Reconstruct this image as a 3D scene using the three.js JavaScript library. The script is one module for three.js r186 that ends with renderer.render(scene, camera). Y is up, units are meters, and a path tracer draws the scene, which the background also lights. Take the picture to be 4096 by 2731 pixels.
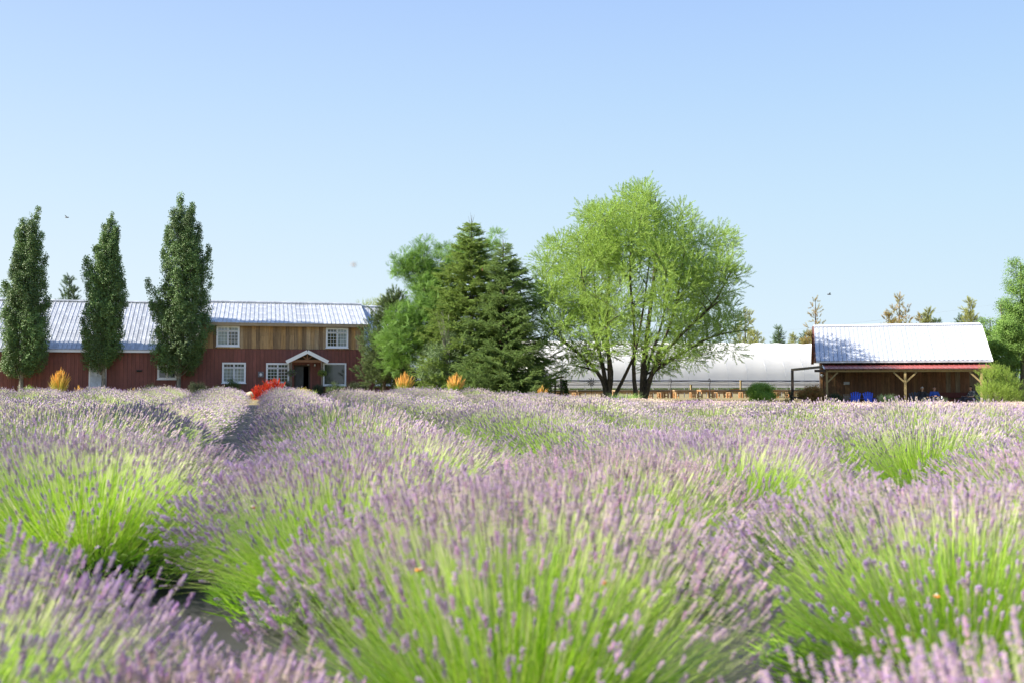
import * as THREE from 'three';
import { MarchingCubes } from 'three/addons/objects/MarchingCubes.js';
import { toCreasedNormals } from 'three/addons/utils/BufferGeometryUtils.js';

// ---------------------------------------------------------------- camera, sky, sun, exposure
const W0 = 4096, H0 = 2731, F0 = 3982, HORIZON = 1535, EYE = 1.15;
const PITCH = Math.atan((HORIZON - H0 / 2) / F0);
const scene = new THREE.Scene();
const camera = new THREE.PerspectiveCamera(2 * Math.atan(H0 / 2 / F0) * 180 / Math.PI, 1.5, 0.1, 4000);
camera.position.set(0, EYE, 0);
camera.rotation.x = PITCH;
camera.focus = 60; camera.userData.fStop = 3.2;
const renderer = new THREE.WebGLRenderer({ antialias: true });
renderer.toneMapping = THREE.LinearToneMapping;
const EXPOSURE = 3.0;
renderer.toneMappingExposure = EXPOSURE;
renderer.shadowMap.enabled = true;

const SUN_EL = 37.5 * Math.PI / 180, SUN_AZ = 11 * Math.PI / 180;   // from the left, a little towards the viewer
const sunDir = new THREE.Vector3(-Math.cos(SUN_AZ) * Math.cos(SUN_EL), Math.sin(SUN_EL), Math.sin(SUN_AZ) * Math.cos(SUN_EL));
const sun = new THREE.DirectionalLight(new THREE.Color().setRGB(1, 0.93, 0.8), 5);
sun.name = 'sun';
sun.target.position.set(0, 0, -45);
sun.position.copy(sun.target.position).addScaledVector(sunDir, 150);
sun.castShadow = true; sun.shadow.mapSize.set(4096, 4096);
Object.assign(sun.shadow.camera, { left: -60, right: 60, top: 60, bottom: -60, near: 1, far: 320 });
scene.add(sun, sun.target);
{
  const w = 1024, h = 512, data = new Float32Array(w * h * 4);
  const stops = [[0, .82, .93, 1.0], [4, .76, .905, 1.0], [10, .645, .835, 1.0], [16, .53, .735, 1.0], [23, .42, .61, 1.0], [45, .36, .54, .98], [90, .30, .47, .93]];
  const az0 = Math.atan2(sunDir.z, sunDir.x);
  for (let y = 0; y < h; y++) {
    const e = ((y + .5) / h - .5) * 180;
    let c = [.2, .2, .15];
    if (e >= 0) {
      let i = 0; while (i < stops.length - 2 && e > stops[i + 1][0]) i++;
      const a = stops[i], b = stops[i + 1], t = Math.min(1, (e - a[0]) / (b[0] - a[0]));
      c = [1, 2, 3].map((k) => a[k] + (b[k] - a[k]) * t);
    }
    for (let x = 0; x < w; x++) {
      const az = ((x + .5) / w - .5) * 2 * Math.PI, k = e >= 0 ? Math.cos(az - az0) : 0, o = (y * w + x) * 4;
      data[o] = c[0] * (1 + .15 * k) / EXPOSURE; data[o + 1] = c[1] * (1 + .07 * k) / EXPOSURE; data[o + 2] = c[2] * (1 + .015 * k) / EXPOSURE; data[o + 3] = 1;
    }
  }
  const t = new THREE.DataTexture(data, w, h, THREE.RGBAFormat, THREE.FloatType);
  t.mapping = THREE.EquirectangularReflectionMapping; t.magFilter = t.minFilter = THREE.LinearFilter; t.needsUpdate = true;
  scene.background = t; scene.environment = t;
}

// ---------------------------------------------------------------- helpers
const PI = Math.PI, TAU = 2 * PI;
const V = (x, y, z) => new THREE.Vector3(x, y, z);
function rng(seed) { let s = seed | 0; return () => { s = (s + 0x6d2b79f5) | 0; let t = Math.imul(s ^ (s >>> 15), 1 | s); t = (t + Math.imul(t ^ (t >>> 7), 61 | t)) ^ t; return ((t ^ (t >>> 14)) >>> 0) / 4294967296; }; }
const mix = (a, b, t) => a + (b - a) * t, clamp = (x, a, b) => Math.min(b, Math.max(a, x)), sstep = (a, b, x) => { const t = clamp((x - a) / (b - a), 0, 1); return t * t * (3 - 2 * t); };
function hash2(x, y, s) { let h = Math.imul(x, 374761393) ^ Math.imul(y, 668265263) ^ Math.imul(s, 1274126177); h = Math.imul(h ^ (h >>> 13), 1274126177); return ((h ^ (h >>> 16)) >>> 0) / 4294967296; }
function vnoise(x, y, s = 1, per = 0) {
  const xi = Math.floor(x), yi = Math.floor(y), fx = x - xi, fy = y - yi, u = fx * fx * (3 - 2 * fx), v = fy * fy * (3 - 2 * fy);
  const m = (a) => (per ? ((a % per) + per) % per : a);
  return mix(mix(hash2(m(xi), m(yi), s), hash2(m(xi + 1), m(yi), s), u), mix(hash2(m(xi), m(yi + 1), s), hash2(m(xi + 1), m(yi + 1), s), u), v);
}
// a pixel of the photograph as a place: at a depth in front of the camera, or on a plane of a building
const cP = Math.cos(PITCH), sP = Math.sin(PITCH);
function ray(px, py) { const x = (px - W0 / 2) / F0, y = -(py - H0 / 2) / F0; return V(x, y * cP + sP, y * sP - cP); }
function at(px, py, depth) { const r = ray(px, py); return r.multiplyScalar(depth / -r.z).add(V(0, EYE, 0)); }
function onPlane(o, px, py, z0) {
  const c = Math.cos(o.rotation.y), s = Math.sin(o.rotation.y), r = ray(px, py), q = V(-o.position.x, EYE - o.position.y, -o.position.z);
  const loc = (v) => V(v.x * c - v.z * s, v.y, v.x * s + v.z * c), R = loc(r), Q = loc(q);
  return R.multiplyScalar((z0 - Q.z) / R.z).add(Q);
}
function groundY(x, z) { return 0.16 * sstep(20, 60, -z) * (1 - sstep(-10, 12, x)) - 0.38 * sstep(24, 56, -z) * sstep(1, 11, x); }

const used = new Map();
function numbered(name) { const n = used.get(name) ?? 0; used.set(name, n + 1); return n ? name + '_' + String(n).padStart(3, '0') : name; }
function tag(o, label, category, group, kind) { o.userData.label = label; if (category) o.userData.category = category; if (group) o.userData.group = group; if (kind) o.userData.kind = kind; return o; }
function shade(m) { m.castShadow = m.receiveShadow = true; return m; }
function thing(name, label, category, p = V(0, 0, 0), turn = 0, group) {
  const o = new THREE.Group(); o.name = numbered(name); o.position.copy(p); o.rotation.y = turn; scene.add(o);
  return tag(o, label, category, group);
}
function part(parent, name, geo, mat, label) {
  const m = shade(new THREE.Mesh(geo.isBufferGeometry ? geo : geo.build(), mat)); m.name = name; parent.add(m);
  if (label) m.userData.label = label;
  return m;
}
function sub(parent, name, label) { const g = new THREE.Group(); g.name = name; parent.add(g); if (label) g.userData.label = label; return g; }
function struct(name, geo, mat) { const m = shade(new THREE.Mesh(geo.isBufferGeometry ? geo : geo.build(), mat)); m.name = name; m.userData.kind = 'structure'; scene.add(m); return m; }
function copyThing(o, p, turn, label, group) {
  const c = o.clone(); c.name = numbered(o.name.replace(/_\d{3}$/, '')); c.userData = { ...o.userData }; c.position.copy(p); c.rotation.y = turn; scene.add(c);
  if (label) c.userData.label = label; if (group) c.userData.group = group; return c;
}

class Geo {
  constructor() { this.p = []; this.n = []; this.u = []; this.c = []; this.col = [1, 1, 1]; this.tinted = false; this.uo = [0, 0]; }
  color(r, g, b) { this.col = Array.isArray(r) ? r : [r, g, b]; this.tinted = true; return this; }
  vert(a, n, u, v) { this.p.push(a.x, a.y, a.z); this.n.push(n.x, n.y, n.z); this.u.push(u + this.uo[0], v + this.uo[1]); this.c.push(this.col[0], this.col[1], this.col[2]); }
  tri(a, b, c, n) {
    if (!n) n = V().crossVectors(V().subVectors(b, a), V().subVectors(c, a)).normalize();
    this.vert(a, n, a.x, a.y); this.vert(b, n, b.x, b.y); this.vert(c, n, c.x, c.y); return this;
  }
  quad(a, b, c, d, us = [0, 0, 1, 0, 1, 1, 0, 1]) {
    const n = V().crossVectors(V().subVectors(b, a), V().subVectors(d, a)).normalize();
    this.vert(a, n, us[0], us[1]); this.vert(b, n, us[2], us[3]); this.vert(c, n, us[4], us[5]);
    this.vert(a, n, us[0], us[1]); this.vert(c, n, us[4], us[5]); this.vert(d, n, us[6], us[7]);
    return this;
  }
  // box about a centre with half axes given by a matrix
  boxM(m, sx, sy, sz) {
    const q = (x, y, z) => V(x * sx / 2, y * sy / 2, z * sz / 2).applyMatrix4(m);
    const f = (a, b, c, d, w, h) => this.quad(a, b, c, d, [0, 0, w, 0, w, h, 0, h]);
    f(q(-1, -1, 1), q(1, -1, 1), q(1, 1, 1), q(-1, 1, 1), sx, sy); f(q(1, -1, -1), q(-1, -1, -1), q(-1, 1, -1), q(1, 1, -1), sx, sy);
    f(q(1, -1, 1), q(1, -1, -1), q(1, 1, -1), q(1, 1, 1), sz, sy); f(q(-1, -1, -1), q(-1, -1, 1), q(-1, 1, 1), q(-1, 1, -1), sz, sy);
    f(q(-1, 1, 1), q(1, 1, 1), q(1, 1, -1), q(-1, 1, -1), sx, sz); f(q(-1, -1, -1), q(1, -1, -1), q(1, -1, 1), q(-1, -1, 1), sx, sz);
    return this;
  }
  box(x0, x1, y0, y1, z0, z1) { return this.boxM(new THREE.Matrix4().makeTranslation((x0 + x1) / 2, (y0 + y1) / 2, (z0 + z1) / 2), x1 - x0, y1 - y0, z1 - z0); }
  // a bar of width w (sideways) and height h from a to b; its length runs along local y so wood grain follows it
  bar(a, b, w, h, up = V(0, 0, 1)) {
    const d = V().subVectors(b, a), L = d.length(); d.normalize();
    let s = V().crossVectors(d, up); if (s.lengthSq() < 1e-6) s = V().crossVectors(d, V(1, 0, 0)); s.normalize();
    const f = V().crossVectors(s, d);
    const m = new THREE.Matrix4().makeBasis(s, d, f).setPosition(V().addVectors(a, b).multiplyScalar(.5));
    return this.boxM(m, w, L, h);
  }
  tube(pts, rad, sides = 6, cap = false) {
    const rings = []; let ref = V(.31, .12, .94);
    for (let i = 0; i < pts.length; i++) {
      const d = V().subVectors(pts[Math.min(i + 1, pts.length - 1)], pts[Math.max(i - 1, 0)]).normalize();
      const s = V().crossVectors(d, Math.abs(d.dot(ref)) > .97 ? V(1, 0, 0) : ref).normalize(), t = V().crossVectors(d, s), r = Array.isArray(rad) ? rad[i] : rad, ring = [];
      for (let k = 0; k < sides; k++) { const a = k / sides * TAU, n = V().addScaledVector(s, Math.cos(a)).addScaledVector(t, Math.sin(a)); ring.push([V().copy(pts[i]).addScaledVector(n, r), n]); }
      rings.push(ring);
    }
    let len = 0;
    for (let i = 0; i + 1 < pts.length; i++) {
      const l2 = len + pts[i].distanceTo(pts[i + 1]), w = TAU * (Array.isArray(rad) ? rad[0] : rad);
      for (let k = 0; k < sides; k++) {
        const j = (k + 1) % sides, A = rings[i][k], B = rings[i][j], C = rings[i + 1][j], D = rings[i + 1][k], u0 = k / sides * w, u1 = (k + 1) / sides * w;
        this.vert(A[0], A[1], u0, len); this.vert(B[0], B[1], u1, len); this.vert(C[0], C[1], u1, l2);
        this.vert(A[0], A[1], u0, len); this.vert(C[0], C[1], u1, l2); this.vert(D[0], D[1], u0, l2);
      }
      len = l2;
    }
    if (cap) for (const i of [0, pts.length - 1]) for (let k = 1; k + 1 < sides; k++) this.tri(rings[i][0][0], rings[i][k][0], rings[i][k + 1][0]);
    return this;
  }
  // thin flat blade along points, width w tapering
  blade(pts, w, side) {
    for (let i = 0; i + 1 < pts.length; i++) {
      const f0 = Array.isArray(w) ? w[i] : w * (1 - i / (pts.length - 1)), f1 = Array.isArray(w) ? w[i + 1] : w * (1 - (i + 1) / (pts.length - 1));
      const a = V().copy(pts[i]).addScaledVector(side, -f0 / 2), b = V().copy(pts[i]).addScaledVector(side, f0 / 2), c = V().copy(pts[i + 1]).addScaledVector(side, f1 / 2), d = V().copy(pts[i + 1]).addScaledVector(side, -f1 / 2);
      if (f1 < 1e-5) this.tri(a, b, c); else this.quad(a, b, c, d);
    }
    return this;
  }
  // a leaf: folded rhombus from base along d, 2 triangles
  leaf(b, d, side, L, w, fold = .25) {
    const n = V().crossVectors(side, d).normalize(), m = V().copy(b).addScaledVector(d, L * .45), t = V().copy(b).addScaledVector(d, L).addScaledVector(n, -L * .12);
    const l = V().copy(m).addScaledVector(side, -w / 2).addScaledVector(n, w * fold), r = V().copy(m).addScaledVector(side, w / 2).addScaledVector(n, w * fold);
    this.tri(b, t, l); this.tri(b, r, t); return this;
  }
  octa(c, rx, ry, rz) {
    const P = [V(c.x + rx, c.y, c.z), V(c.x, c.y, c.z + rz), V(c.x - rx, c.y, c.z), V(c.x, c.y, c.z - rz)], T = V(c.x, c.y + ry, c.z), B = V(c.x, c.y - ry, c.z);
    for (let i = 0; i < 4; i++) { const a = P[i], b = P[(i + 1) % 4]; this.tri(b, a, T); this.tri(a, b, B); }
    return this;
  }
  lump(c, rx, ry, rz, seed = 1, amp = .15, det = 2) {   // an uneven rounded body
    const g = new THREE.IcosahedronGeometry(1, det), p = g.attributes.position, v = [];
    for (let i = 0; i < p.count; i++) { const q = V().fromBufferAttribute(p, i), k = 1 + amp * (vnoise(q.x * 1.7 + 9, q.y * 1.7 + q.z * 2.3 + 5, seed) * 2 - 1); v.push([V(c.x + q.x * rx * k, c.y + q.y * ry * k, c.z + q.z * rz * k), V(q.x / rx, q.y / ry, q.z / rz).normalize()]); }
    for (const [a, n] of v) this.vert(a, n, a.x + a.z, a.y);
    return this;
  }
  get tris() { return this.p.length / 9; }
  build() {
    const g = new THREE.BufferGeometry();
    g.setAttribute('position', new THREE.BufferAttribute(new Float32Array(this.p), 3));
    g.setAttribute('normal', new THREE.BufferAttribute(new Float32Array(this.n), 3));
    if (!this.noUv) g.setAttribute('uv', new THREE.BufferAttribute(new Float32Array(this.u), 2));
    if (this.tinted) g.setAttribute('color', new THREE.BufferAttribute(new Float32Array(this.c), 3));
    return g;
  }
}
function rdir(R) { const z = R() * 2 - 1, a = R() * TAU, s = Math.sqrt(1 - z * z); return V(s * Math.cos(a), z, s * Math.sin(a)); }
function perp(d, R) { let s; do { s = V().crossVectors(d, rdir(R)); } while (s.lengthSq() < .02); return s.normalize(); }
const bez = (a, b, c, n) => { const o = []; for (let i = 0; i <= n; i++) { const t = i / n, s = 1 - t; o.push(V().addScaledVector(a, s * s).addScaledVector(b, 2 * s * t).addScaledVector(c, t * t)); } return o; };

// ---------------------------------------------------------------- textures and materials
function tex(n, f, repU = 1, repV = 1, srgb = true) {
  const d = new Uint8Array(n * n * 4);
  for (let y = 0; y < n; y++) for (let x = 0; x < n; x++) { const c = f(x / n, y / n), o = (y * n + x) * 4; for (let k = 0; k < 3; k++) d[o + k] = clamp(Math.round((Array.isArray(c) ? c[k] : c) * 255), 0, 255); d[o + 3] = 255; }
  const t = new THREE.DataTexture(d, n, n); t.wrapS = t.wrapT = THREE.RepeatWrapping; t.magFilter = THREE.LinearFilter; t.minFilter = THREE.LinearMipmapLinearFilter; t.repeat.set(repU, repV);
  if (srgb) t.colorSpace = THREE.SRGBColorSpace; t.needsUpdate = true; return t;
}
const fbm = (u, v, f, s) => .5 * vnoise(u * f, v * f, s, f) + .3 * vnoise(u * f * 2, v * f * 2, s + 1, f * 2) + .2 * vnoise(u * f * 4, v * f * 4, s + 2, f * 4);
const grain = (u, v) => {
  const g = .45 * vnoise(u * 64, v * 3, 3, 0) + .3 * vnoise(u * 24, v * 2, 4) + .25 * fbm(u, v, 8, 7);
  let k = 0; for (let i = 0; i < 9; i++) { const x = hash2(i, 1, 5), y = hash2(i, 2, 5), d = Math.hypot((u - x) * 1.6, (v - y) * 3.2); k = Math.max(k, 1 - d / .025); }
  return .62 + .5 * g - .4 * Math.max(0, k);
};
const T = {
  wood: tex(512, grain, 1, .5), woodBump: tex(256, grain, 1, .5, false),
  mottle: tex(256, (u, v) => .72 + .4 * fbm(u, v, 6, 21), .5, .5),
  streak: tex(256, (u, v) => .78 + .25 * vnoise(u * 32, v * 3, 31, 0) * fbm(u, v, 4, 33) + .1 * fbm(u, v, 16, 35), .4, .2),
  bark: tex(256, (u, v) => .45 + .75 * Math.pow(vnoise(u * 24, v * 7, 41, 0), 1.4) * (.6 + .6 * fbm(u, v, 8, 43)), 2, 1),
  cloth: tex(256, (u, v) => { const w = .5 + .5 * Math.sin(u * TAU * 64) * Math.sin(v * TAU * 64); return .5 + .18 * w + .5 * fbm(u, v, 5, 51); }, 1, 1),
  soil: tex(512, (u, v) => { const a = fbm(u, v, 8, 61), b = fbm(u, v, 40, 63); return [.55 + .5 * a * b + .15 * b, .52 + .45 * a * b + .15 * b, .42 + .4 * a * b + .1 * b]; }, .25, .25),
};
const std = (r, g, b, o = {}) => new THREE.MeshStandardMaterial({ color: new THREE.Color().setRGB(r, g, b), roughness: .85, side: THREE.DoubleSide, ...o });
const leafMat = (r, g, b, tr = .4, o = {}) => new THREE.MeshPhysicalMaterial({ color: new THREE.Color().setRGB(r, g, b), roughness: .92, transmission: tr, thickness: 0, side: THREE.DoubleSide, vertexColors: true, specularIntensity: .5, ...o });
const wood = (r, g, b, o = {}) => std(r, g, b, { map: T.wood, bumpMap: T.woodBump, bumpScale: .004, roughness: .8, ...o });
const M = {
  red: [0, 1, 2].map((i) => std(.245 + .018 * i, .078 + .006 * i, .058 + .005 * i, { map: T.streak, roughness: .62 })),
  board: [[.54, .345, .165], [.39, .25, .125], [.64, .44, .24], [.30, .19, .10], [.53, .375, .22], [.56, .335, .14]].map((c) => wood(...c)),
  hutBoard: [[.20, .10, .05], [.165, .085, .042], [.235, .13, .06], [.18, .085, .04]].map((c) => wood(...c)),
  lumber: wood(.36, .27, .12), oldLumber: wood(.19, .15, .10), orangeWood: wood(.50, .24, .09), tableWood: wood(.52, .32, .15), tableTop: wood(.40, .28, .16), greyWood: wood(.30, .24, .18), darkWood: wood(.075, .05, .035),
  fasciaWood: wood(.45, .34, .22),
  galv: [0, 1, 2].map((i) => std(.56 + .03 * i, .58 + .03 * i, .62 + .03 * i, { map: T.mottle, roughness: .42, metalness: .35 })),
  whiteRoof: [0, 1, 2].map((i) => std(.43 + .015 * i, .455 + .015 * i, .52 + .015 * i, { roughness: .4, metalness: .1 })),
  redRoof: [0, 1].map((i) => std(.30 + .03 * i, .078, .07, { roughness: .4, map: T.mottle })),
  white: std(.80, .81, .84, { roughness: .5 }), greyWhite: std(.6, .63, .68, { roughness: .5, map: T.mottle }), doorWhite: std(.62, .68, .78, { roughness: .5, map: T.mottle }),
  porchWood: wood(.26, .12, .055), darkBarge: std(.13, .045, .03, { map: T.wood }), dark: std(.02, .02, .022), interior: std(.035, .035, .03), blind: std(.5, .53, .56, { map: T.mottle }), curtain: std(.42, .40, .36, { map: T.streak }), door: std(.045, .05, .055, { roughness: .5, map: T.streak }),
  glass: new THREE.MeshPhysicalMaterial({ color: new THREE.Color().setRGB(.92, .96, .95), roughness: .03, transmission: 1, thickness: 0, ior: 1.7, specularIntensity: 1 }),
  black: std(.018, .018, .02, { roughness: .55 }), steel: std(.42, .43, .45, { roughness: .4, metalness: .7 }), darkSteel: std(.09, .09, .10, { roughness: .5, metalness: .4 }),
  film: new THREE.MeshPhysicalMaterial({ color: new THREE.Color().setRGB(.84, .835, .84), roughness: .9, transmission: .6, thickness: 0, side: THREE.DoubleSide }),
  bark: std(.23, .18, .13, { map: T.bark, bumpMap: T.bark, bumpScale: .03 }), paleBark: std(.42, .39, .31, { map: T.bark, bumpMap: T.bark, bumpScale: .012 }), whiteBark: std(.62, .58, .50, { map: T.bark }), darkBark: std(.15, .115, .085, { map: T.bark, bumpMap: T.bark, bumpScale: .03 }),
  blue: std(.022, .085, .60, { roughness: .5 }), slate: std(.09, .12, .17, { roughness: .6 }), rock: std(.50, .40, .26, { map: T.mottle, bumpMap: T.mottle, bumpScale: .03 }),
};

// ---------------------------------------------------------------- ground
{
  const g = new THREE.PlaneGeometry(1, 1, 1, 1); g.dispose();
  const xs = [-2000, -600, -200, -80]; for (let x = -60; x <= 60; x += 3) xs.push(x); xs.push(80, 200, 600, 2000);
  const zs = [300, 60, 10]; for (let z = 6; z >= -110; z -= 3) zs.push(z); zs.push(-160, -300, -700, -2000);
  const G = new Geo();
  for (let i = 0; i + 1 < xs.length; i++) for (let j = 0; j + 1 < zs.length; j++) {
    const q = (x, z) => V(x, groundY(x, z) - .02, z), a = q(xs[i], zs[j]), b = q(xs[i + 1], zs[j]), c = q(xs[i + 1], zs[j + 1]), d = q(xs[i], zs[j + 1]);
    G.quad(a, b, c, d, [a.x, a.z, b.x, b.z, c.x, c.z, d.x, d.z]);
  }
  struct('ground', G, std(.30, .27, .17, { map: T.soil, roughness: .95 }));
  const S = new Geo(), B = new THREE.MeshStandardMaterial({ color: new THREE.Color().setRGB(.021, .021, .024), map: T.cloth, bumpMap: T.cloth, bumpScale: .01, roughness: .75 });
  for (let x = -40; x < 42; x += 1) for (let z = 3; z > -49; z -= 1) {
    const q = (a, b) => V(a, groundY(a, b) + .012 * vnoise(a * 2.1, b * 2.1, 71) - .008, b);
    S.quad(q(x, z), q(x + 1, z), q(x + 1, z - 1), q(x, z - 1), [x, z, x + 1, z, x + 1, z - 1, x, z - 1]);
  }
  struct('weed_barrier_soil', S, B);
}
// ---------------------------------------------------------------- barn
const BARN_TURN = 14 * PI / 180;
const barnSpot = at(1150, HORIZON, 74);
const barn = thing('barn', 'long red metal barn with a timber clad upper storey and pale metal roof', 'barn', V(barnSpot.x, .05, barnSpot.z), BARN_TURN);
const bl = (px, py, z = 0) => onPlane(barn, px, py, z);
const EAVE = bl(500, 1392).y, BX0 = bl(-250, 1500).x, BX1 = bl(1640, 1500).x, RIDGE_Z = -5.4, RIDGE = bl(380, 1209, RIDGE_Z).y;
const DX0 = bl(800, 1350).x, DX1 = bl(1455, 1350).x, DEAVE = bl(1150, 1291, .3).y;
const DOOR_X0 = bl(1180, 1500).x, DOOR_X1 = bl(1233, 1500).x, DOOR_TOP = bl(1205, 1464).y;
const R0 = rng(11);
// metal siding: panel by panel with a raised rib at every joint
function siding(parent, x0, x1, y0, y1, z, w, mats, openings = []) {
  const n = Math.round((x1 - x0) / w), W = (x1 - x0) / n;
  for (let i = 0; i < n; i++) {
    const a = x0 + i * W, b = a + W; let lo = y0;
    for (const o of openings) if (b > o[0] + .02 && a < o[1] - .02) lo = o[3];
    const g = new Geo(); g.uo = [R0() * 9, R0() * 9];
    g.box(a + .012, b - .012, lo, y1, z - .03, z + .004 * (i % 3));
    g.boxM(new THREE.Matrix4().makeTranslation(a + .02, (lo + y1) / 2, z + .012), .035, y1 - lo, .03);
    g.boxM(new THREE.Matrix4().makeTranslation((a + b) / 2, (lo + y1) / 2, z + .004), .02, y1 - lo, .022);
    part(parent, 'siding_panel', g, mats[Math.floor(R0() * mats.length)]);
  }
}
{
  const wall = sub(barn, 'wall');
  siding(wall, BX0, BX1, 0, EAVE + .02, 0, .272, M.red, [[DOOR_X0, DOOR_X1, 0, DOOR_TOP]]);
  const k = new Geo();   // the shell behind the siding, with the doorway left open
  k.box(BX0, DOOR_X0, 0, EAVE, -.18, -.032).box(DOOR_X1, BX1, 0, EAVE, -.18, -.032).box(DOOR_X0, DOOR_X1, DOOR_TOP, EAVE, -.18, -.032);
  k.box(BX0, BX1, 0, EAVE, -10.9, -10.75).box(BX0, BX0 + .15, 0, EAVE, -10.75, -.18).box(BX1 - .15, BX1, 0, EAVE, -10.75, -.18);
  part(barn, 'wall_shell', k, M.interior);
  const gm = (x, s) => { const g = new Geo(), a = V(x, EAVE, .0), b = V(x, EAVE, -10.8), c = V(x, RIDGE - .1, RIDGE_Z); g.tri(a, b, c); g.tri(V(x - .1 * s, EAVE, 0), V(x - .1 * s, RIDGE - .1, RIDGE_Z), V(x - .1 * s, EAVE, -10.8)); return g; };
  part(barn, 'gable_wall', gm(BX1 - .01, 1), M.red[0]); part(barn, 'gable_wall', gm(BX0 + .01, -1), M.red[0]);
  part(barn, 'floor', new Geo().box(BX0 + .15, BX1 - .15, -.02, .03, -10.7, -.2), M.interior);
}
// a roof slope of metal panels, each with its seam; (ye, ze) eave, (yr, zr) ridge
function roofSlope(parent, x0, x1, ye, ze, yr, zr, w, mats, seam = .038, gap = .012) {
  const n = Math.max(1, Math.round((x1 - x0) / w)), W = (x1 - x0) / n, L = Math.hypot(yr - ye, zr - ze), ang = Math.atan2(yr - ye, -(zr - ze));
  const G = [0, 1, 2].map((v) => {
    const g = new Geo(); g.uo = [v * 3.1, v * 1.7];
    g.box(-W / 2, W / 2 - gap, 0, L, -.03, 0);
    g.boxM(new THREE.Matrix4().makeTranslation(-W / 2 + seam / 2, L / 2, seam * .55), seam, L, seam * 1.1);
    if (W > .25) { g.boxM(new THREE.Matrix4().makeTranslation(-W / 6, L / 2, .004), .03, L, .014); g.boxM(new THREE.Matrix4().makeTranslation(W / 6, L / 2, .004), .03, L, .014); }
    return g.build();
  });
  const dk = part(parent, 'roof_deck', new Geo().box(x0 + .01, x1 - .01, .01, L - .01, -.09, -.04), M.darkWood); dk.position.set(0, ye, ze); dk.rotation.x = ang - PI / 2;
  for (let i = 0; i < n; i++) {
    const k = Math.floor(R0() * 3), m = part(parent, 'roof_panel', G[k], mats[Math.floor(R0() * mats.length)]);
    m.position.set(x0 + (i + .5) * W, ye, ze); m.rotation.x = ang - PI / 2 + (R0() - .5) * .003;
  }
}
{
  const roof = sub(barn, 'roof'), sl = (RIDGE - EAVE) / -RIDGE_Z, oh = .35, ye = EAVE - oh * sl + .12;
  roofSlope(roof, BX0 - .3, DX0, ye, oh, RIDGE, RIDGE_Z, .3, M.galv);
  roofSlope(roof, DX1 + .12, BX1 + .3, ye, oh, RIDGE, RIDGE_Z, .3, M.galv);
  part(roof, 'back_slope', new Geo().quad(V(BX0 - .3, RIDGE, RIDGE_Z), V(BX1 + .3, RIDGE, RIDGE_Z), V(BX1 + .3, EAVE - .1, -11.2), V(BX0 - .3, EAVE - .1, -11.2)), M.galv[0]);
  part(roof, 'ridge_cap', new Geo().tube([V(BX0 - .3, RIDGE + .03, RIDGE_Z), V(BX1 + .3, RIDGE + .03, RIDGE_Z)], .11, 6), M.galv[2]);
  part(roof, 'fascia', new Geo().box(BX0 - .3, DX0 - .01, ye - .2, ye - .035, oh - .05, oh - .005), M.white);
  part(roof, 'fascia', new Geo().box(DX1 + .01, BX1 + .3, ye - .2, ye - .035, oh - .05, oh - .005), M.white);
  const s = sub(barn, 'upper_storey', 'timber clad upper storey with two white windows');
  const n = Math.round((DX1 - DX0) / .305), W = (DX1 - DX0) / n;
  for (let i = 0; i < n; i++) {
    const g = new Geo(), a = DX0 + i * W; g.uo = [R0() * 7, R0() * 7];
    g.box(a + .006, a + W - .006, EAVE + .03, DEAVE - .05, -.02, .03 + R0() * .012);
    if (i) g.boxM(new THREE.Matrix4().makeTranslation(a, (EAVE + DEAVE) / 2, .045), .05, DEAVE - EAVE - .1, .03);
    part(s, 'wood_board', g, M.board[Math.floor(R0() * M.board.length)]);
  }
  part(s, 'wall_shell', new Geo().box(DX0, DX1, EAVE + .03, DEAVE - .02, -.15, -.022), M.interior);
  const side = (x) => { const g = new Geo(); g.quad(V(x, EAVE, -.02), V(x, DEAVE, -.02), V(x, RIDGE - .02, RIDGE_Z), V(x, RIDGE - .03, RIDGE_Z)); g.tri(V(x, EAVE, -.02), V(x, DEAVE, -.02), V(x, RIDGE - .02, RIDGE_Z)); return g; };
  part(s, 'cheek_wall', side(DX0), M.board[1]); part(s, 'cheek_wall', side(DX1), M.galv[1]);
  const r2 = sub(barn, 'upper_roof'), zE = .45, k = (RIDGE + .1 - DEAVE) / -RIDGE_Z, yE = DEAVE - zE * k;
  roofSlope(r2, DX0 - .35, DX1 + .3, yE + .1, zE, RIDGE + .14, RIDGE_Z, .31, M.galv);
  part(r2, 'ridge_cap', new Geo().tube([V(DX0 - .35, RIDGE + .2, RIDGE_Z), V(DX1 + .3, RIDGE + .2, RIDGE_Z)], .12, 6), M.galv[1]);
  part(r2, 'fascia', new Geo().bar(V(DX0 - .35, yE - .04, zE - .03), V(DX1 + .3, yE - .04, zE - .03), .21, .04, V(0, 0, 1)), M.fasciaWood);
  part(r2, 'soffit', new Geo().box(DX0 - .33, DX1 + .28, yE - .12, yE - .10, .04, zE - .06), M.fasciaWood);
}
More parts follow.
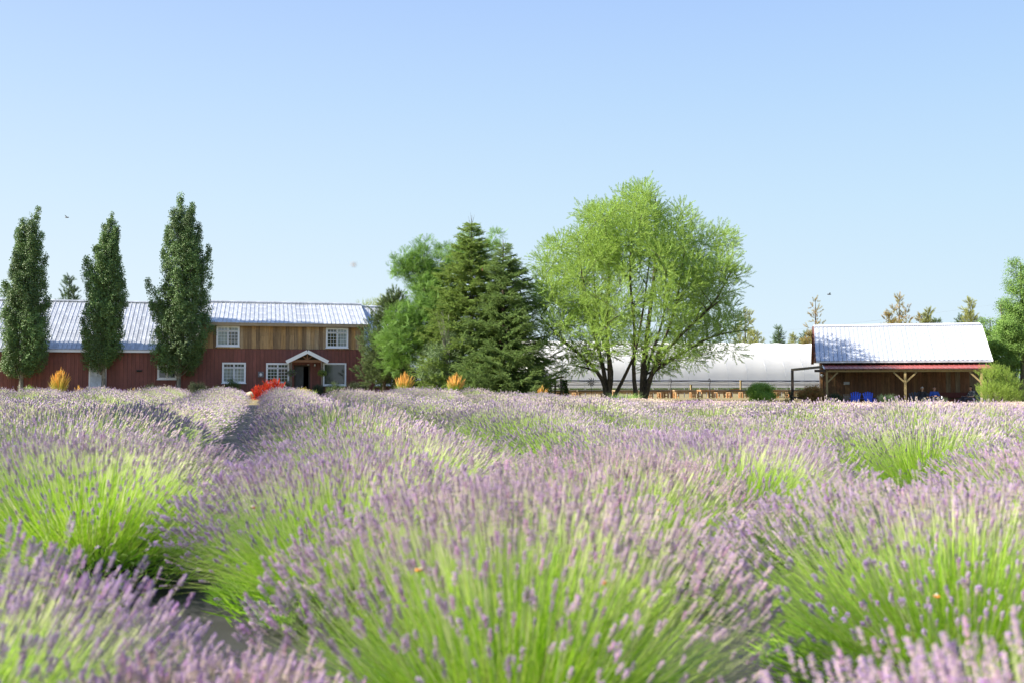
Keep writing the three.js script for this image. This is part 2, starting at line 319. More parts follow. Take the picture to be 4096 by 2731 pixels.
// a window: frame, mullions, muntins and every pane; lights = list of [x0, x1, y0, y1, columns, rows, backing] in shares of the opening
function windowUnit(parent, px0, px1, py0, py1, lights, z = .05, label) {
  const a = bl(px0, (py0 + py1) / 2, z), b = bl(px1, (py0 + py1) / 2, z), x0 = a.x, x1 = b.x, y1 = bl((px0 + px1) / 2, py0, z).y, y0 = bl((px0 + px1) / 2, py1, z).y;
  const w = sub(parent, 'window', label), f = new Geo(), fw = .085, mu = new Geo(), wd = x1 - x0, ht = y1 - y0;
  f.box(x0, x1, y0, y0 + fw, z - .06, z + .06).box(x0, x1, y1 - fw, y1, z - .06, z + .06).box(x0, x0 + fw, y0 + fw, y1 - fw, z - .06, z + .057).box(x1 - fw, x1, y0 + fw, y1 - fw, z - .06, z + .057);
  const ix0 = x0 + fw, ix1 = x1 - fw, iy0 = y0 + fw, iy1 = y1 - fw;
  for (const [u0, u1, v0, v1, nc, nr, back, sash = .045] of lights) {
    const lx0 = mix(ix0, ix1, u0), lx1 = mix(ix0, ix1, u1), ly0 = mix(iy0, iy1, v0), ly1 = mix(iy0, iy1, v1), e = sash;
    f.box(lx0, lx1, ly0, ly0 + e, z - .05, z + .045).box(lx0, lx1, ly1 - e, ly1, z - .05, z + .045).box(lx0, lx0 + e, ly0 + e, ly1 - e, z - .05, z + .043).box(lx1 - e, lx1, ly0 + e, ly1 - e, z - .05, z + .043);
    const gx0 = lx0 + e, gx1 = lx1 - e, gy0 = ly0 + e, gy1 = ly1 - e, cw = (gx1 - gx0) / nc, ch = (gy1 - gy0) / nr, tilt = (R0() - .5) * .05, tx = (R0() - .5) * .05;
    for (let i = 1; i < nc; i++) mu.box(gx0 + i * cw - .011, gx0 + i * cw + .011, gy0, gy1, z - .005, z + .024);
    for (let j = 1; j < nr; j++) mu.box(gx0, gx1, gy0 + j * ch - .011, gy0 + j * ch + .011, z - .004, z + .022);
    for (let i = 0; i < nc; i++) for (let j = 0; j < nr; j++) {
      const q = (s, t) => V(gx0 + (i + s) * cw, gy0 + (j + t) * ch, z + .008 + (s - .5) * tilt * cw + (t - .5) * tx * ch + (R0() - .5) * .0012);
      part(w, 'pane', new Geo().quad(q(0, 0), q(1, 0), q(1, 1), q(0, 1)), M.glass);
    }
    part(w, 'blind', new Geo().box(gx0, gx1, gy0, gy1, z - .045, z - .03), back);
    if (back === M.curtain) { const cg = new Geo(); for (let i = 0; i < 5; i++) { const X = mix(gx0, gx1, [.06, .16, .27, .78, .9][i]); cg.tube([V(X, gy0, z - .02), V(X + .03, (gy0 + gy1) / 2, z - .018), V(X, gy1, z - .02)], .018 + .01 * (i % 2), 5); } part(w, 'curtain', cg, M.blind); }
  }
  part(w, 'frame', f, M.white);
  if (mu.tris) part(w, 'muntin', mu, M.white);
  part(w, 'sill', new Geo().box(x0 - .04, x1 + .04, y0 - .05, y0 - .002, z - .06, z + .1), M.white);
  return w;
}
const fourLights = (a, b, c, d) => [[0, .495, .79, 1, 3, 1, a], [.505, 1, .79, 1, 3, 1, b], [0, .495, 0, .77, 3, 4, c], [.505, 1, 0, .77, 3, 4, d]];
windowUnit(barn, 864, 957, 1304, 1385, fourLights(M.blind, M.blind, M.blind, M.interior), .09, 'left window of the timber upper storey');
windowUnit(barn, 1303, 1392, 1312, 1391, fourLights(M.interior, M.blind, M.interior, M.blind), .09, 'right window of the timber upper storey');
windowUnit(barn, 887, 982, 1449, 1531, fourLights(M.interior, M.interior, M.curtain, M.curtain), .06, 'white grid window with curtains in the red wall');
windowUnit(barn, 1063, 1156, 1451, 1532, fourLights(M.interior, M.interior, M.interior, M.interior), .06, 'white grid window left of the porch');
windowUnit(barn, 1291, 1384, 1451, 1541, [[0, 1, 0, 1, 1, 1, M.interior, .03]], .06, 'large single pane window right of the porch');
windowUnit(barn, 628, 706, 1459, 1516, [[0, .49, 0, 1, 1, 1, M.interior], [.51, 1, 0, 1, 1, 1, M.interior]], .06, 'sliding window behind the trunk of the tallest poplar');
windowUnit(barn, 1500, 1572, 1484, 1540, [[0, .5, 0, 1, 1, 1, M.interior], [.5, 1, 0, 1, 1, 1, M.interior]], .06, 'window behind the dark pine');
{ // side door
  const x0 = bl(354, 1500).x, x1 = bl(424, 1500).x, y1 = bl(390, 1452).y, d = sub(barn, 'side_door', 'pale blue white side door behind the middle poplar');
  part(d, 'door_frame', new Geo().box(x0, x0 + .1, 0, y1, -.02, .09).box(x1 - .1, x1, 0, y1, -.02, .09).box(x0, x1, y1, y1 + .1, -.02, .088), M.white);
  const s = new Geo().box(x0 + .1, x1 - .1, .05, y1, .0, .045); for (const [u, v] of [[0, .05], [.5, .05], [0, .55], [.5, .55]]) s.box(mix(x0 + .2, x1 - .2, u) + .03, mix(x0 + .2, x1 - .2, u + .5) - .03, mix(.1, y1, v), mix(.1, y1, v + .38), .046, .056);
  part(d, 'door_leaf', s, M.doorWhite);
  part(d, 'handle', new Geo().lump(V(x1 - .2, 1.0, .09), .035, .035, .035, 1, 0, 1), M.steel);
}
{ // porch over the main door
  const p = sub(barn, 'porch', 'small gabled porch on two posts over the main door'), zf = 1.25;
  const ax = bl(1229, 1399, zf), le = bl(1144, 1441, zf), ri = bl(1312, 1441, zf);
  for (const e of [le, ri]) {
    const d = e === le ? 1 : -1;
    part(p, 'bargeboard', new Geo().bar(V(ax.x - d * -.0, ax.y - .12, zf + .02 + .002 * d), V(e.x, e.y - .12, zf + .02 + .002 * d), .26, .05, V(0, 0, 1)), M.white);
    const sl = new Geo(), n = V(0, .03, 0); sl.quad(V(ax.x, ax.y + .01, zf), V(ax.x, ax.y + .01, 0.05), V(e.x, e.y + .01, .05), V(e.x, e.y + .01, zf)); sl.quad(V(ax.x, ax.y - .05, zf), V(e.x, e.y - .05, zf), V(e.x, e.y - .05, .05), V(ax.x, ax.y - .05, .05));
    part(p, 'porch_roof', sl, M.galv[0]);
  }
  const px0 = bl(1163, 1500, zf - .1).x, px1 = bl(1286, 1500, zf - .1).x, by = bl(1225, 1443, zf - .1).y;
  for (const x of [px0, px1]) part(p, 'post', new Geo().tube([V(x, 0, zf - .1), V(x + .02, 1.2, zf - .1), V(x, by + .1, zf - .1)], [.085, .075, .08], 8), M.greyWood);
  part(p, 'beam', new Geo().bar(V(px0 - .2, by, zf - .1), V(px1 + .2, by, zf - .1), .2, .12, V(0, 0, 1)), M.porchWood);
  const kx = ax.x, ky = by + .1;
  part(p, 'king_post', new Geo().bar(V(kx, ky, zf - .1), V(kx, ax.y - .25, zf - .1), .1, .08), M.porchWood);
  for (const s of [-1, 1]) part(p, 'brace', new Geo().bar(V(kx + .04 * s, ky + .02, zf - .1), V(kx + s * .42, ky + .33, zf - .1), .08, .07), M.porchWood);
  { const g = new Geo(); g.tri(V(le.x + .3, by + .06, .03), V(ri.x - .3, by + .06, .03), V(ax.x, ax.y - .12, .03)); part(p, 'porch_gable', g, M.darkWood); }
  const d = sub(barn, 'main_door', 'dark main door standing half open under the porch'), leafW = (DOOR_X1 - DOOR_X0) * .62;
  part(d, 'door_frame', new Geo().box(DOOR_X0 - .09, DOOR_X0, 0, DOOR_TOP + .09, -.1, .06).box(DOOR_X1, DOOR_X1 + .09, 0, DOOR_TOP + .09, -.1, .06).box(DOOR_X0, DOOR_X1, DOOR_TOP, DOOR_TOP + .09, -.1, .058), M.darkWood);
  part(d, 'door_leaf', new Geo().box(DOOR_X0 + .01, DOOR_X0 + leafW, .04, DOOR_TOP - .01, -.08, -.02).box(DOOR_X0 + .12, DOOR_X0 + leafW - .1, .3, 1.0, -.02, -.008).box(DOOR_X0 + .12, DOOR_X0 + leafW - .1, 1.15, DOOR_TOP - .2, -.02, -.008), M.door);
  part(d, 'door_closer', new Geo().box(DOOR_X1 - .12, DOOR_X1 + .04, DOOR_TOP + .1, DOOR_TOP + .15, .06, .09), M.white);
}
{ // wall fittings
  const a = bl(1032, 1486, .1), b = bl(1052, 1506, .1), w = thing('wall_lantern', 'square grey wall lantern with white panel beside the grid window', 'wall lamp', V().copy(V((a.x + b.x) / 2, (a.y + b.y) / 2, 0)).applyEuler(barn.rotation).add(barn.position), BARN_TURN);
  const h = .2;
  part(w, 'casing', new Geo().box(-h, h, h - .07, h, .005, .16).box(-h, h, -h, -h + .06, .005, .16).box(-h, -h + .07, -h + .06, h - .07, .005, .15).box(h - .07, h, -h + .06, h - .07, .005, .15).box(-h + .07, h - .07, -h + .06, h - .07, .005, .03), std(.2, .19, .21));
  part(w, 'panel', new Geo().lump(V(0, -.01, .06), .12, .13, .06, 3, .05), M.white);
  const v = bl(555, 1482, .06), vt = thing('wall_vent', 'small dark vent box on the red wall between two poplars', 'vent', V(v.x, v.y, 0).applyEuler(barn.rotation).add(barn.position), BARN_TURN);
  part(vt, 'hood', new Geo().box(-.19, .19, .02, .06, .005, .16).box(-.19, .19, -.07, -.05, .005, .1), M.black); part(vt, 'grille', new Geo().box(-.17, .17, -.05, .02, .005, .06), M.dark);
  const s = bl(1258, 1456, .1), sc = thing('wall_sconce', 'small pale sconce on the red wall under the porch', 'wall lamp', V(s.x, s.y, 0).applyEuler(barn.rotation).add(barn.position), BARN_TURN);
  part(sc, 'bracket', new Geo().box(-.04, .04, -.06, .06, .005, .05).tube([V(0, .02, .04), V(0, .06, .1), V(0, .0, .14)], .012, 5), M.darkSteel); part(sc, 'shade', new Geo().tube([V(0, .02, .14), V(0, -.13, .14)], [.045, .07], 8), M.white);
}
function barnPoint(x, y, z) { return V(x, y, z).applyEuler(barn.rotation).add(barn.position); }

// ---------------------------------------------------------------- open shed on the right
const SHED_TURN = -15 * PI / 180, shedSpot = at(3309, HORIZON, 66);
const shed = thing('open_shed', 'timber shed with white metal roof, red awning and open front', 'shed', V(shedSpot.x, -.35, shedSpot.z), SHED_TURN);
const sl_ = (px, py, z = 0) => onPlane(shed, px, py, z);
const SW = sl_(3928, 1500).x, BEAM1 = sl_(3600, 1474).y, BEAM0 = sl_(3600, 1486).y, BACK = -2.5, SE = sl_(3600, 1441, -1.7).y, SRZ = -5.3, SR = sl_(3600, 1300, SRZ).y;
const RX0 = sl_(3266, 1440, -1.7).x, RX1 = sl_(3967, 1440, -1.7).x;
{
  const roof = sub(shed, 'roof', 'white standing seam metal roof');
  roofSlope(roof, RX0, RX1, SE, -1.7, SR, SRZ, .285, M.whiteRoof, .035, .024);
  part(roof, 'back_slope', new Geo().quad(V(RX0, SR, SRZ), V(RX1, SR, SRZ), V(RX1, SE, -8.9), V(RX0, SE, -8.9)), M.whiteRoof[0]);
  part(roof, 'ridge_cap', new Geo().bar(V(RX0 - .02, SR + .0, SRZ + .1), V(RX1 + .02, SR + .0, SRZ + .1), .22, .05, V(0, .8, .6)), M.whiteRoof[2]);
  part(roof, 'eave_trim', new Geo().box(RX0, RX1, SE - .13, SE - .03, -1.74, -1.69), M.galv[2]);
  for (const x of [RX0 - .02, RX1 + .02]) part(roof, 'bargeboard', new Geo().bar(V(x, SE - .08, -1.7), V(x, SR - .03, SRZ), .04, .2, V(1, 0, 0)).bar(V(x, SE - .08, -8.9), V(x, SR - .03, SRZ), .04, .2, V(1, 0, 0)), x < 0 ? M.darkBarge : M.white);
  for (let i = 0; i <= 15; i++) { const x = mix(RX0 + .3, RX1 - .3, i / 15); part(roof, 'rafter', new Geo().bar(V(x, SE - .12, -1.78), V(x, SE - .12 + .55 * (SR - SE) / (-1.7 - SRZ), -2.33), .07, .13, V(1, 0, 0)), M.orangeWood); }
  const wall = sub(shed, 'back_wall'), n = 34, wx0 = sl_(3292, 1500, BACK).x, wx1 = sl_(3918, 1500, BACK).x, W = (wx1 - wx0) / n;
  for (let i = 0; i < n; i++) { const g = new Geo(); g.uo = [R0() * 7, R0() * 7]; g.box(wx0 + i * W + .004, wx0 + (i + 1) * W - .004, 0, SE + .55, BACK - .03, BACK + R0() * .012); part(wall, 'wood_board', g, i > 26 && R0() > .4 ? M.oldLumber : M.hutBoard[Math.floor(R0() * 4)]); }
  part(shed, 'wall_shell', new Geo().box(wx0, wx1, 0, SE + .5, BACK - .2, BACK - .032).box(wx0, wx0 + .1, 0, SE, -8.4, BACK - .2).box(wx1 - .1, wx1, 0, SE, -8.4, BACK - .2).box(wx0, wx1, 0, SE, -8.5, -8.4), M.darkWood);
  for (const x of [wx0 + .05, wx1 - .05]) part(shed, 'gable_wall', new Geo().tri(V(x, SE, -2.6), V(x, SE, -8.4), V(x, SR - .12, SRZ)), M.hutBoard[0]);
  part(shed, 'corner_post', new Geo().box(wx0 - .16, wx0 - .01, 0, SE + .2, BACK - .1, BACK + .06), M.orangeWood);
  const aw = sub(shed, 'awning', 'red metal awning along the open front'), aw0 = sl_(3300, 1470).x, aw1 = SW + .75;
  roofSlope(aw, aw0, aw1, BEAM1 + .03, .22, sl_(3600, 1455, BACK).y, BACK, .3, M.redRoof, .03);
  part(aw, 'rake_trim', new Geo().bar(V(aw0 - .03, BEAM1 + .02, .25), V(aw0 - .03, sl_(3600, 1455, BACK).y, BACK), .04, .1, V(1, 0, 0)), M.greyWhite);
  for (let i = 0; i <= 9; i++) { const x = mix(aw0 + .2, aw1 - .2, i / 9); part(aw, 'awning_rafter', new Geo().bar(V(x, BEAM1 - .06, .18), V(x, sl_(3600, 1455, BACK).y - .1, BACK + .03), .05, .1, V(1, 0, 0)), M.darkWood); }
  part(shed, 'beam', new Geo().bar(V(aw0 + .1, (BEAM0 + BEAM1) / 2, .0), V(aw1 - .05, (BEAM0 + BEAM1) / 2, .0), BEAM1 - BEAM0, .12, V(0, 0, 1)), M.lumber);
  const mid = sl_(3622, 1500).x, pb = BEAM0 + .0;
  for (const [x, br] of [[0, [1]], [mid, [-1, 1]], [SW, [-1]]]) {
    part(shed, 'post', new Geo().box(x - .065, x + .065, 0, pb, -.062, .062), M.lumber);
    for (const s of br) part(shed, 'brace', new Geo().bar(V(x + s * .06, pb - .66, -.004), V(x + s * .7, pb - .02, -.004), .095, .08), M.lumber);
  }
  part(shed, 'floor', new Geo().box(wx0, wx1, -.02, .03, BACK, .4), M.greyWood);
  const P = (o, px, py, z) => { const q = sl_(px, py, z); return V(q.x, q.y, z).applyEuler(o.rotation).add(o.position); };
  const sg = thing('wall_sign', 'small pale rectangular plate on the shed wall above the blue chairs', 'plate', P(shed, 3388, 1531, BACK + .03), SHED_TURN);
  part(sg, 'plate', new Geo().box(-.19, .19, -.09, .09, 0, .04), M.greyWhite); part(sg, 'ledge', new Geo().box(-.2, .2, -.12, -.09, 0, .09), M.greyWood);
  const lm = thing('floodlight', 'small white floodlight on the orange corner post of the shed', 'lamp', P(shed, 3288, 1499, BACK + .08), SHED_TURN);
  part(lm, 'bracket', new Geo().box(-.05, .05, -.09, .12, 0, .06).bar(V(0, .05, .05), V(-.1, .1, .12), .03, .03), M.black); part(lm, 'lamp_head', new Geo().tube([V(-.06, .04, .1), V(.05, -.06, .2)], [.06, .11], 8, true), M.white);
  // the plain timber frame left of the shed
  const fx = sl_(3172, 1500, -1.2), pg = thing('garden_pergola', 'dark timber post and beam frame left of the shed', 'frame', V(fx.x, 0, -1.2).applyEuler(shed.rotation).add(shed.position), SHED_TURN);
  const top = sl_(3172, 1474, -1.2).y, ex = sl_(3298, 1461, -1.2);
  part(pg, 'post', new Geo().box(-.07, .07, 0, top - .1, -.07, .07), M.darkWood);
  part(pg, 'beam', new Geo().bar(V(-.1, top - .07, 0), V(ex.x - fx.x, ex.y - .07, 0), .17, .12, V(0, 0, 1)), M.oldLumber);
  part(pg, 'cross_beam', new Geo().bar(V(0, top - .25, 0), V(0, top - .1, -3.6), .1, .15, V(1, 0, 0)), M.darkWood);
  part(pg, 'post', new Geo().box(-.07, .07, 0, top - .1, -3.67, -3.53), M.darkWood);
  const q0 = sl_(3259, 1482, .1), q1 = sl_(3303, 1482, .1); part(pg, 'lower_beam', new Geo().bar(V(q0.x - fx.x, q0.y, 1.32), V(q1.x - fx.x, q1.y, 1.32), .17, .12, V(0, 0, 1)), M.darkWood);
}
function shedPoint(px, z, y = 0) { const q = sl_(px, 1560, z); return V(q.x, y, z).applyEuler(shed.rotation).add(shed.position); }

// ---------------------------------------------------------------- greenhouse
const GT = 17 * PI / 180, gs = at(2176, HORIZON, 82);
const green = thing('greenhouse', 'long white plastic covered hoop greenhouse with open sides behind the willow', 'greenhouse', V(gs.x, 0, gs.z), GT);
{
  const gl = (px, py, z = 0) => onPlane(green, px, py, z), GY = gl(2900, 1522).y, B = gl(2992, 1500).x - gl(2914, 1500).x, HW = 4.9;
  const TOP = gl(2954, 1371, -HW).y, n = 23, off = (gl(2992, 1500).x % B) - B;
  const arc = (s, z0 = 0) => { const a = s * PI; return [-HW + (HW + z0) * Math.cos(a), GY + (TOP - GY + z0) * Math.pow(Math.sin(a), .92)]; };
  const cov = sub(green, 'cover');
  for (let i = 0; i < n; i++) {
    const x0 = i ? off + i * B : 0, x1 = off + (i + 1) * B; if (x1 - x0 < .1) continue;
    const g = new Geo(), N = 20, K = 4;
    const q = (s, t) => { const sag = -.07 * Math.sin(t * PI) * Math.sin(s * PI); const [z, y] = arc(s, sag + .012 * vnoise(s * 40, i * 3 + t * 4, 5)); return V(mix(x0, x1, t), y, z); };
    for (let a = 0; a < N; a++) for (let b = 0; b < K; b++) g.quad(q(a / N, b / K), q(a / N, (b + 1) / K), q((a + 1) / N, (b + 1) / K), q((a + 1) / N, b / K));
    part(cov, 'cover_panel', toCreasedNormals(g.build(), 1.2), M.film);
  }
  for (let i = 0; i <= n; i++) {
    const x = i ? off + i * B : .02, pts = [V(x, 0, 0)]; for (let k = 0; k <= 22; k++) { const [z, y] = arc(k / 22, .003); pts.push(V(x, y, z)); } pts.push(V(x, 0, -2 * HW));
    part(green, 'hoop', new Geo().tube(pts, .013, 5), M.greyWhite);
  }
  const XE = off + n * B, rail = (y, z, r, m, nm) => part(green, nm, new Geo().tube([V(0, y, z), V(XE, y, z)], r, 5), m);
  rail(GY, .03, .065, M.darkSteel, 'gutter_rail'); rail(GY - .34, .05, .035, M.black, 'side_rail'); rail(.62, .02, .022, M.steel, 'side_rail'); rail(GY, -2 * HW - .03, .05, M.darkSteel, 'gutter_rail');
  { const pts = [], R = rng(5); for (let x = 0; x <= XE; x += .42) pts.push(V(x, GY - .13 + (R() - .5) * .045 - .02 * Math.sin(x * 2.2), .04)); part(green, 'rolled_curtain', new Geo().tube(pts, pts.map(() => .07 + R() * .02), 6), M.film); }
  part(green, 'far_side_wall', new Geo().box(0, XE, .55, GY, -2 * HW + .02, -2 * HW + .05), M.film);
  part(green, 'far_side_board', new Geo().box(0, XE, .2, .55, -2 * HW + .02, -2 * HW + .07), M.tableTop);
  // end wall towards the left: sheets between studs, and a door
  const end = sub(green, 'end_wall');
  for (let i = 0; i < 8; i++) {
    const z0 = -i * 2 * HW / 8, z1 = -(i + 1) * 2 * HW / 8, yt = (z) => { const c = clamp((z + HW) / HW, -1, 1), a = Math.acos(c) / PI; return arc(a)[1]; };
    const g = new Geo(); for (let k = 0; k < 4; k++) { const a = mix(z0, z1, k / 4), b = mix(z0, z1, (k + 1) / 4); g.quad(V(0, .05, a), V(0, .05, b), V(0, yt(b), b), V(0, yt(a), a)); } part(end, 'sheet', g, M.film);
    part(end, 'stud', new Geo().box(-.05, .05, 0, yt(z0) - .02, z0 - .04, z0 + .04), M.steel);
  }
  // a return of the end wall facing the viewer with a door panel
  const e0 = gl(2110, 1500, .3).x, e1 = gl(2172, 1500, .3).x, eh = gl(2150, 1458, .3).y;
  const vest = sub(green, 'vestibule', 'white sheeted vestibule at the left end of the greenhouse');
  part(vest, 'door_leaf', new Geo().box(mix(e0, e1, .3), e1, .05, eh, .26, .3), M.doorWhite); part(vest, 'side_sheet', new Geo().box(e0, mix(e0, e1, .28), .05, eh - .1, .24, .28), M.white);
  part(vest, 'door_frame', new Geo().box(mix(e0, e1, .28) - .03, mix(e0, e1, .28) + .03, 0, eh + .05, .22, .34).box(e1, e1 + .06, 0, eh + .2, .22, .34).box(mix(e0, e1, .3), e1, mix(0, eh, .52), mix(0, eh, .52) + .03, .301, .32).box(e0, e1, eh, eh + .06, .22, .33), M.darkSteel);
  // benches inside with green seedlings
  const R = rng(77), gp = (x, y, z) => V(x, y, z).applyEuler(green.rotation).add(green.position);
  const bench0 = (() => {
    const b = thing('nursery_bench', 'white nursery bench full of green seedlings, leftmost in the greenhouse', 'bench', gp(1, 0, -1.5), GT, 'seedling benches in the greenhouse');
    const L = 7.4; part(b, 'bench_top', new Geo().box(0, L, .60, .68, -.8, .8), M.white); part(b, 'bench_rail', new Geo().box(0, L, .86, .89, .78, .81), M.white);
    for (let i = 0; i <= 5; i++) for (const z of [-.75, .75]) part(b, 'leg', new Geo().box(i * L / 5 - .03, i * L / 5 + .03, 0, .88, z - .028, z + .028), M.white);
    const g = new Geo(); for (let i = 0; i < 2600; i++) { const x = R() * L, z = (R() - .5) * 1.5, h = .05 + R() * .09, k = R(); g.color(.10 + .10 * k, .19 + .12 * k, .03); const a = R() * TAU, s = V(Math.cos(a), 0, Math.sin(a)); g.blade([V(x, .68, z), V(x + (R() - .5) * .08, .68 + h, z + (R() - .5) * .08)], [.07, .02], s); } g.box(0.02, L - .02, .68, .70, -.75, .75);
    part(b, 'seedlings', g, leafMat(1, 1, 1, .3)).userData.kind = 'stuff'; return b;
  })();
  const names = ['second from the left behind the willow trunks', 'third from the left behind the dark hooks', 'fourth from the left behind the round shrub', 'rightmost beside the timber frame'];
  names.forEach((t, i) => copyThing(bench0, gp(1 + (i + 1) * 7.7, 0, -1.5 - .1 * (i % 2)), GT, 'white nursery bench of green seedlings, ' + t));
  const tray = thing('seed_tray', 'red tray under seedlings at the right of the greenhouse side', 'tray', gp(gl(2945, 1550, -.3).x, .62, -.35), GT); part(tray, 'tray', new Geo().box(-.35, .35, 0, .05, -.2, .2).box(-.35, .35, .05, .07, -.2, -.17).box(-.35, .35, .05, .07, .17, .2), std(.55, .05, .03));
  { const g = new Geo(); for (let i = 0; i < 260; i++) { const a = R() * TAU, x = (R() - .5) * .66, z = (R() - .5) * .36; g.color(.12 + .08 * R(), .2 + .1 * R(), .03).blade([V(x, .05, z), V(x + (R() - .5) * .1, .12 + R() * .1, z)], [.05, .015], V(Math.cos(a), 0, Math.sin(a))); } part(tray, 'seedlings', g, leafMat(1, 1, 1, .3)).userData.kind = 'stuff'; }
}
const gPoint = (px, z, y = 0) => { const q = onPlane(green, px, 1560, z); return V(q.x, y, z).applyEuler(green.rotation).add(green.position); };
// wooden tables in front of the greenhouse
{
  const mk = (L, top) => { const t = thing('wooden_table', '', 'table', V(), GT, 'wooden tables along the greenhouse side'); part(t, 'tabletop', new Geo().box(-L / 2, L / 2, .56, .68, .02, .40).box(-L / 2, L / 2, .57, .68, -.4, 0), top); for (const x of [-L / 2 + .12, L / 2 - .12]) { for (const z of [-.32, .32]) part(t, 'leg', new Geo().box(x - .055, x + .055, 0, .56, z - .05, z + .05), M.tableWood); part(t, 'cross_rail', new Geo().box(x - .03, x + .03, .12, .2, -.27, .27), M.tableWood); } part(t, 'apron', new Geo().box(-L / 2 + .18, L / 2 - .18, .47, .558, .3, .34), M.tableWood); return t; };
  const T1 = mk(2.0, M.tableTop), T2 = mk(1.25, M.orangeWood), T3 = mk(2.4, M.oldLumber);
  const spots = [[2195, T3, 'dark topped wooden table left of the willow trunks behind the ladder'], [2275, T1, 'wooden table left of the willow trunks under the ladder vine'], [2360, T3, 'dark topped wooden table just left of the left willow trunk'], [2500, T1, 'wooden table seen between the two willow trunks'], [2618, T3, 'dark topped wooden table just right of the right willow trunk'], [2668, T2, 'small orange wooden table left of the first dark hook'], [2735, T1, 'wooden table between the two dark hooks'], [2822, T2, 'small orange wooden table behind the pale feathery plant'], [2880, T1, 'wooden table right of the second dark hook'], [2950, T3, 'dark topped wooden table left of the round green shrub'], [3085, T2, 'small orange wooden table just right of the round shrub'], [3135, T1, 'wooden table between round shrub and timber frame post'], [3215, T3, 'dark topped wooden table right of the timber frame post']];
  const used3 = new Set(), R = rng(3);
  for (const [px, t, label] of spots) { const p = gPoint(px, 3.2 + (R() - .5) * .8), turn = GT + (R() - .5) * .12; if (used3.has(t)) copyThing(t, p, turn, label); else { used3.add(t); t.position.copy(p); t.rotation.y = turn; t.userData.label = label; } }
  // stools and upright bench pieces
  const st = thing('wooden_stool', 'orange wooden stool beside the tables, right of the right willow trunk', 'stool', gPoint(2600, 4.2), GT, 'wooden stools by the tables');
  part(st, 'seat', new Geo().box(-.19, .19, .43, .48, -.19, .19), M.tableWood); for (const x of [-.15, .15]) for (const z of [-.15, .15]) part(st, 'leg', new Geo().box(x - .03, x + .03, 0, .43, z - .03, z + .03), M.orangeWood); for (const z of [-.15, .15]) part(st, 'rung', new Geo().box(-.12, .12, .16, .2, z - .015, z + .015), M.orangeWood);
  for (const [px, l] of [[2300, 'left of the willow trunks'], [2640, 'before the first dark topped table right of the trunks'], [2705, 'right of the first dark hook'], [2770, 'left of the pale feathery plant'], [2868, 'right of the second dark hook'], [2918, 'before the wooden post left of the shrub'], [2965, 'nearest the left side of the round shrub'], [3105, 'nearest the right side of the round shrub'], [3155, 'just left of the timber frame post']]) copyThing(st, gPoint(px, 4.2 + (R() - .5) * .6), GT + R(), 'orange wooden stool beside the tables, ' + l);
  // square timber posts
  const wp = thing('timber_post', 'brown square timber post at the greenhouse side, left one', 'post', gPoint(2765, 1.4), GT, 'square posts at the greenhouse side'); part(wp, 'shaft', new Geo().box(-.07, .07, 0, gHeight(2765, 1.4, 1539), -.07, .07), M.lumber); part(wp, 'cap', new Geo().box(-.08, .08, gHeight(2765, 1.4, 1539), gHeight(2765, 1.4, 1539) + .03, -.08, .08), M.lumber);
  const w2 = copyThing(wp, gPoint(2964, 2.2), GT, 'tall brown square timber post left of the round shrub'); w2.scale.set(.9, 1.35, .9);
  // black hooks
  const hk = thing('plant_hook', 'black bent hook pole just right of the willow', 'hook pole', gPoint(2684, 4.5), GT, 'black hook poles before the greenhouse');
  part(hk, 'pole', new Geo().tube([V(0, 0, 0), V(.02, .7, 0), V(-.02, 1.1, 0), V(.06, 1.35, 0), V(.02, 1.55, 0), V(-.05, 1.6, 0)], .035, 6), M.black); part(hk, 'hook', new Geo().tube([V(-.05, 1.6, 0), V(-.14, 1.55, 0), V(-.16, 1.44, 0), V(-.1, 1.4, 0)], .02, 5), M.black);
  copyThing(hk, gPoint(2840, 4.5), GT + .3, 'black bent hook pole left of the pale feathery plant');
}
function gHeight(px, z, py) { return onPlane(green, px, py, z).y; }
// ---------------------------------------------------------------- trees
const TRIO = [.82, 1, 1.2];
function sprigCluster(seed, n, spread, L, w) {   // broad leaves round a short twig
  const R = rng(seed), g = new Geo();
  for (let i = 0; i < n; i++) { const k = .8 + .45 * R(); g.color(k, k, k * (.85 + .2 * R())); const d = rdir(R); d.y = d.y * .5 + .3 * (R() - .4); d.normalize(); const b = rdir(R).multiplyScalar(spread * Math.cbrt(R())); const s = perp(d, R); if (Math.abs(s.y) > .6) { s.y *= .3; s.normalize(); } g.leaf(b, d, s, L * (.7 + .6 * R()), w * (.8 + .4 * R())); }
  g.noUv = true; return g.build();
}
function sprigTwig(seed, len, n, L, w, ang = .6) {   // narrow leaves along a twig
  const R = rng(seed), g = new Geo(), pts = []; for (let i = 0; i <= 4; i++) pts.push(V(.06 * len * Math.sin(i + seed), len * i / 4, .08 * len * (i / 4) ** 2));
  g.color(.6, .55, .4); g.blade(pts, .008, V(1, 0, 0));
  for (let i = 0; i < n; i++) { const t = (i + R()) / n, k = .78 + .5 * R(); g.color(k, k, k * (.8 + .3 * R())); const a = i * 2.4 + R(), d = V(Math.cos(a) * ang, 1 - .3 * R(), Math.sin(a) * ang).normalize(); g.leaf(V(.06 * len * Math.sin(t * 4 + seed), t * len, .08 * len * t * t), d, perp(d, R), L * (.7 + .6 * R()), w); }
  g.noUv = true; return g.build();
}
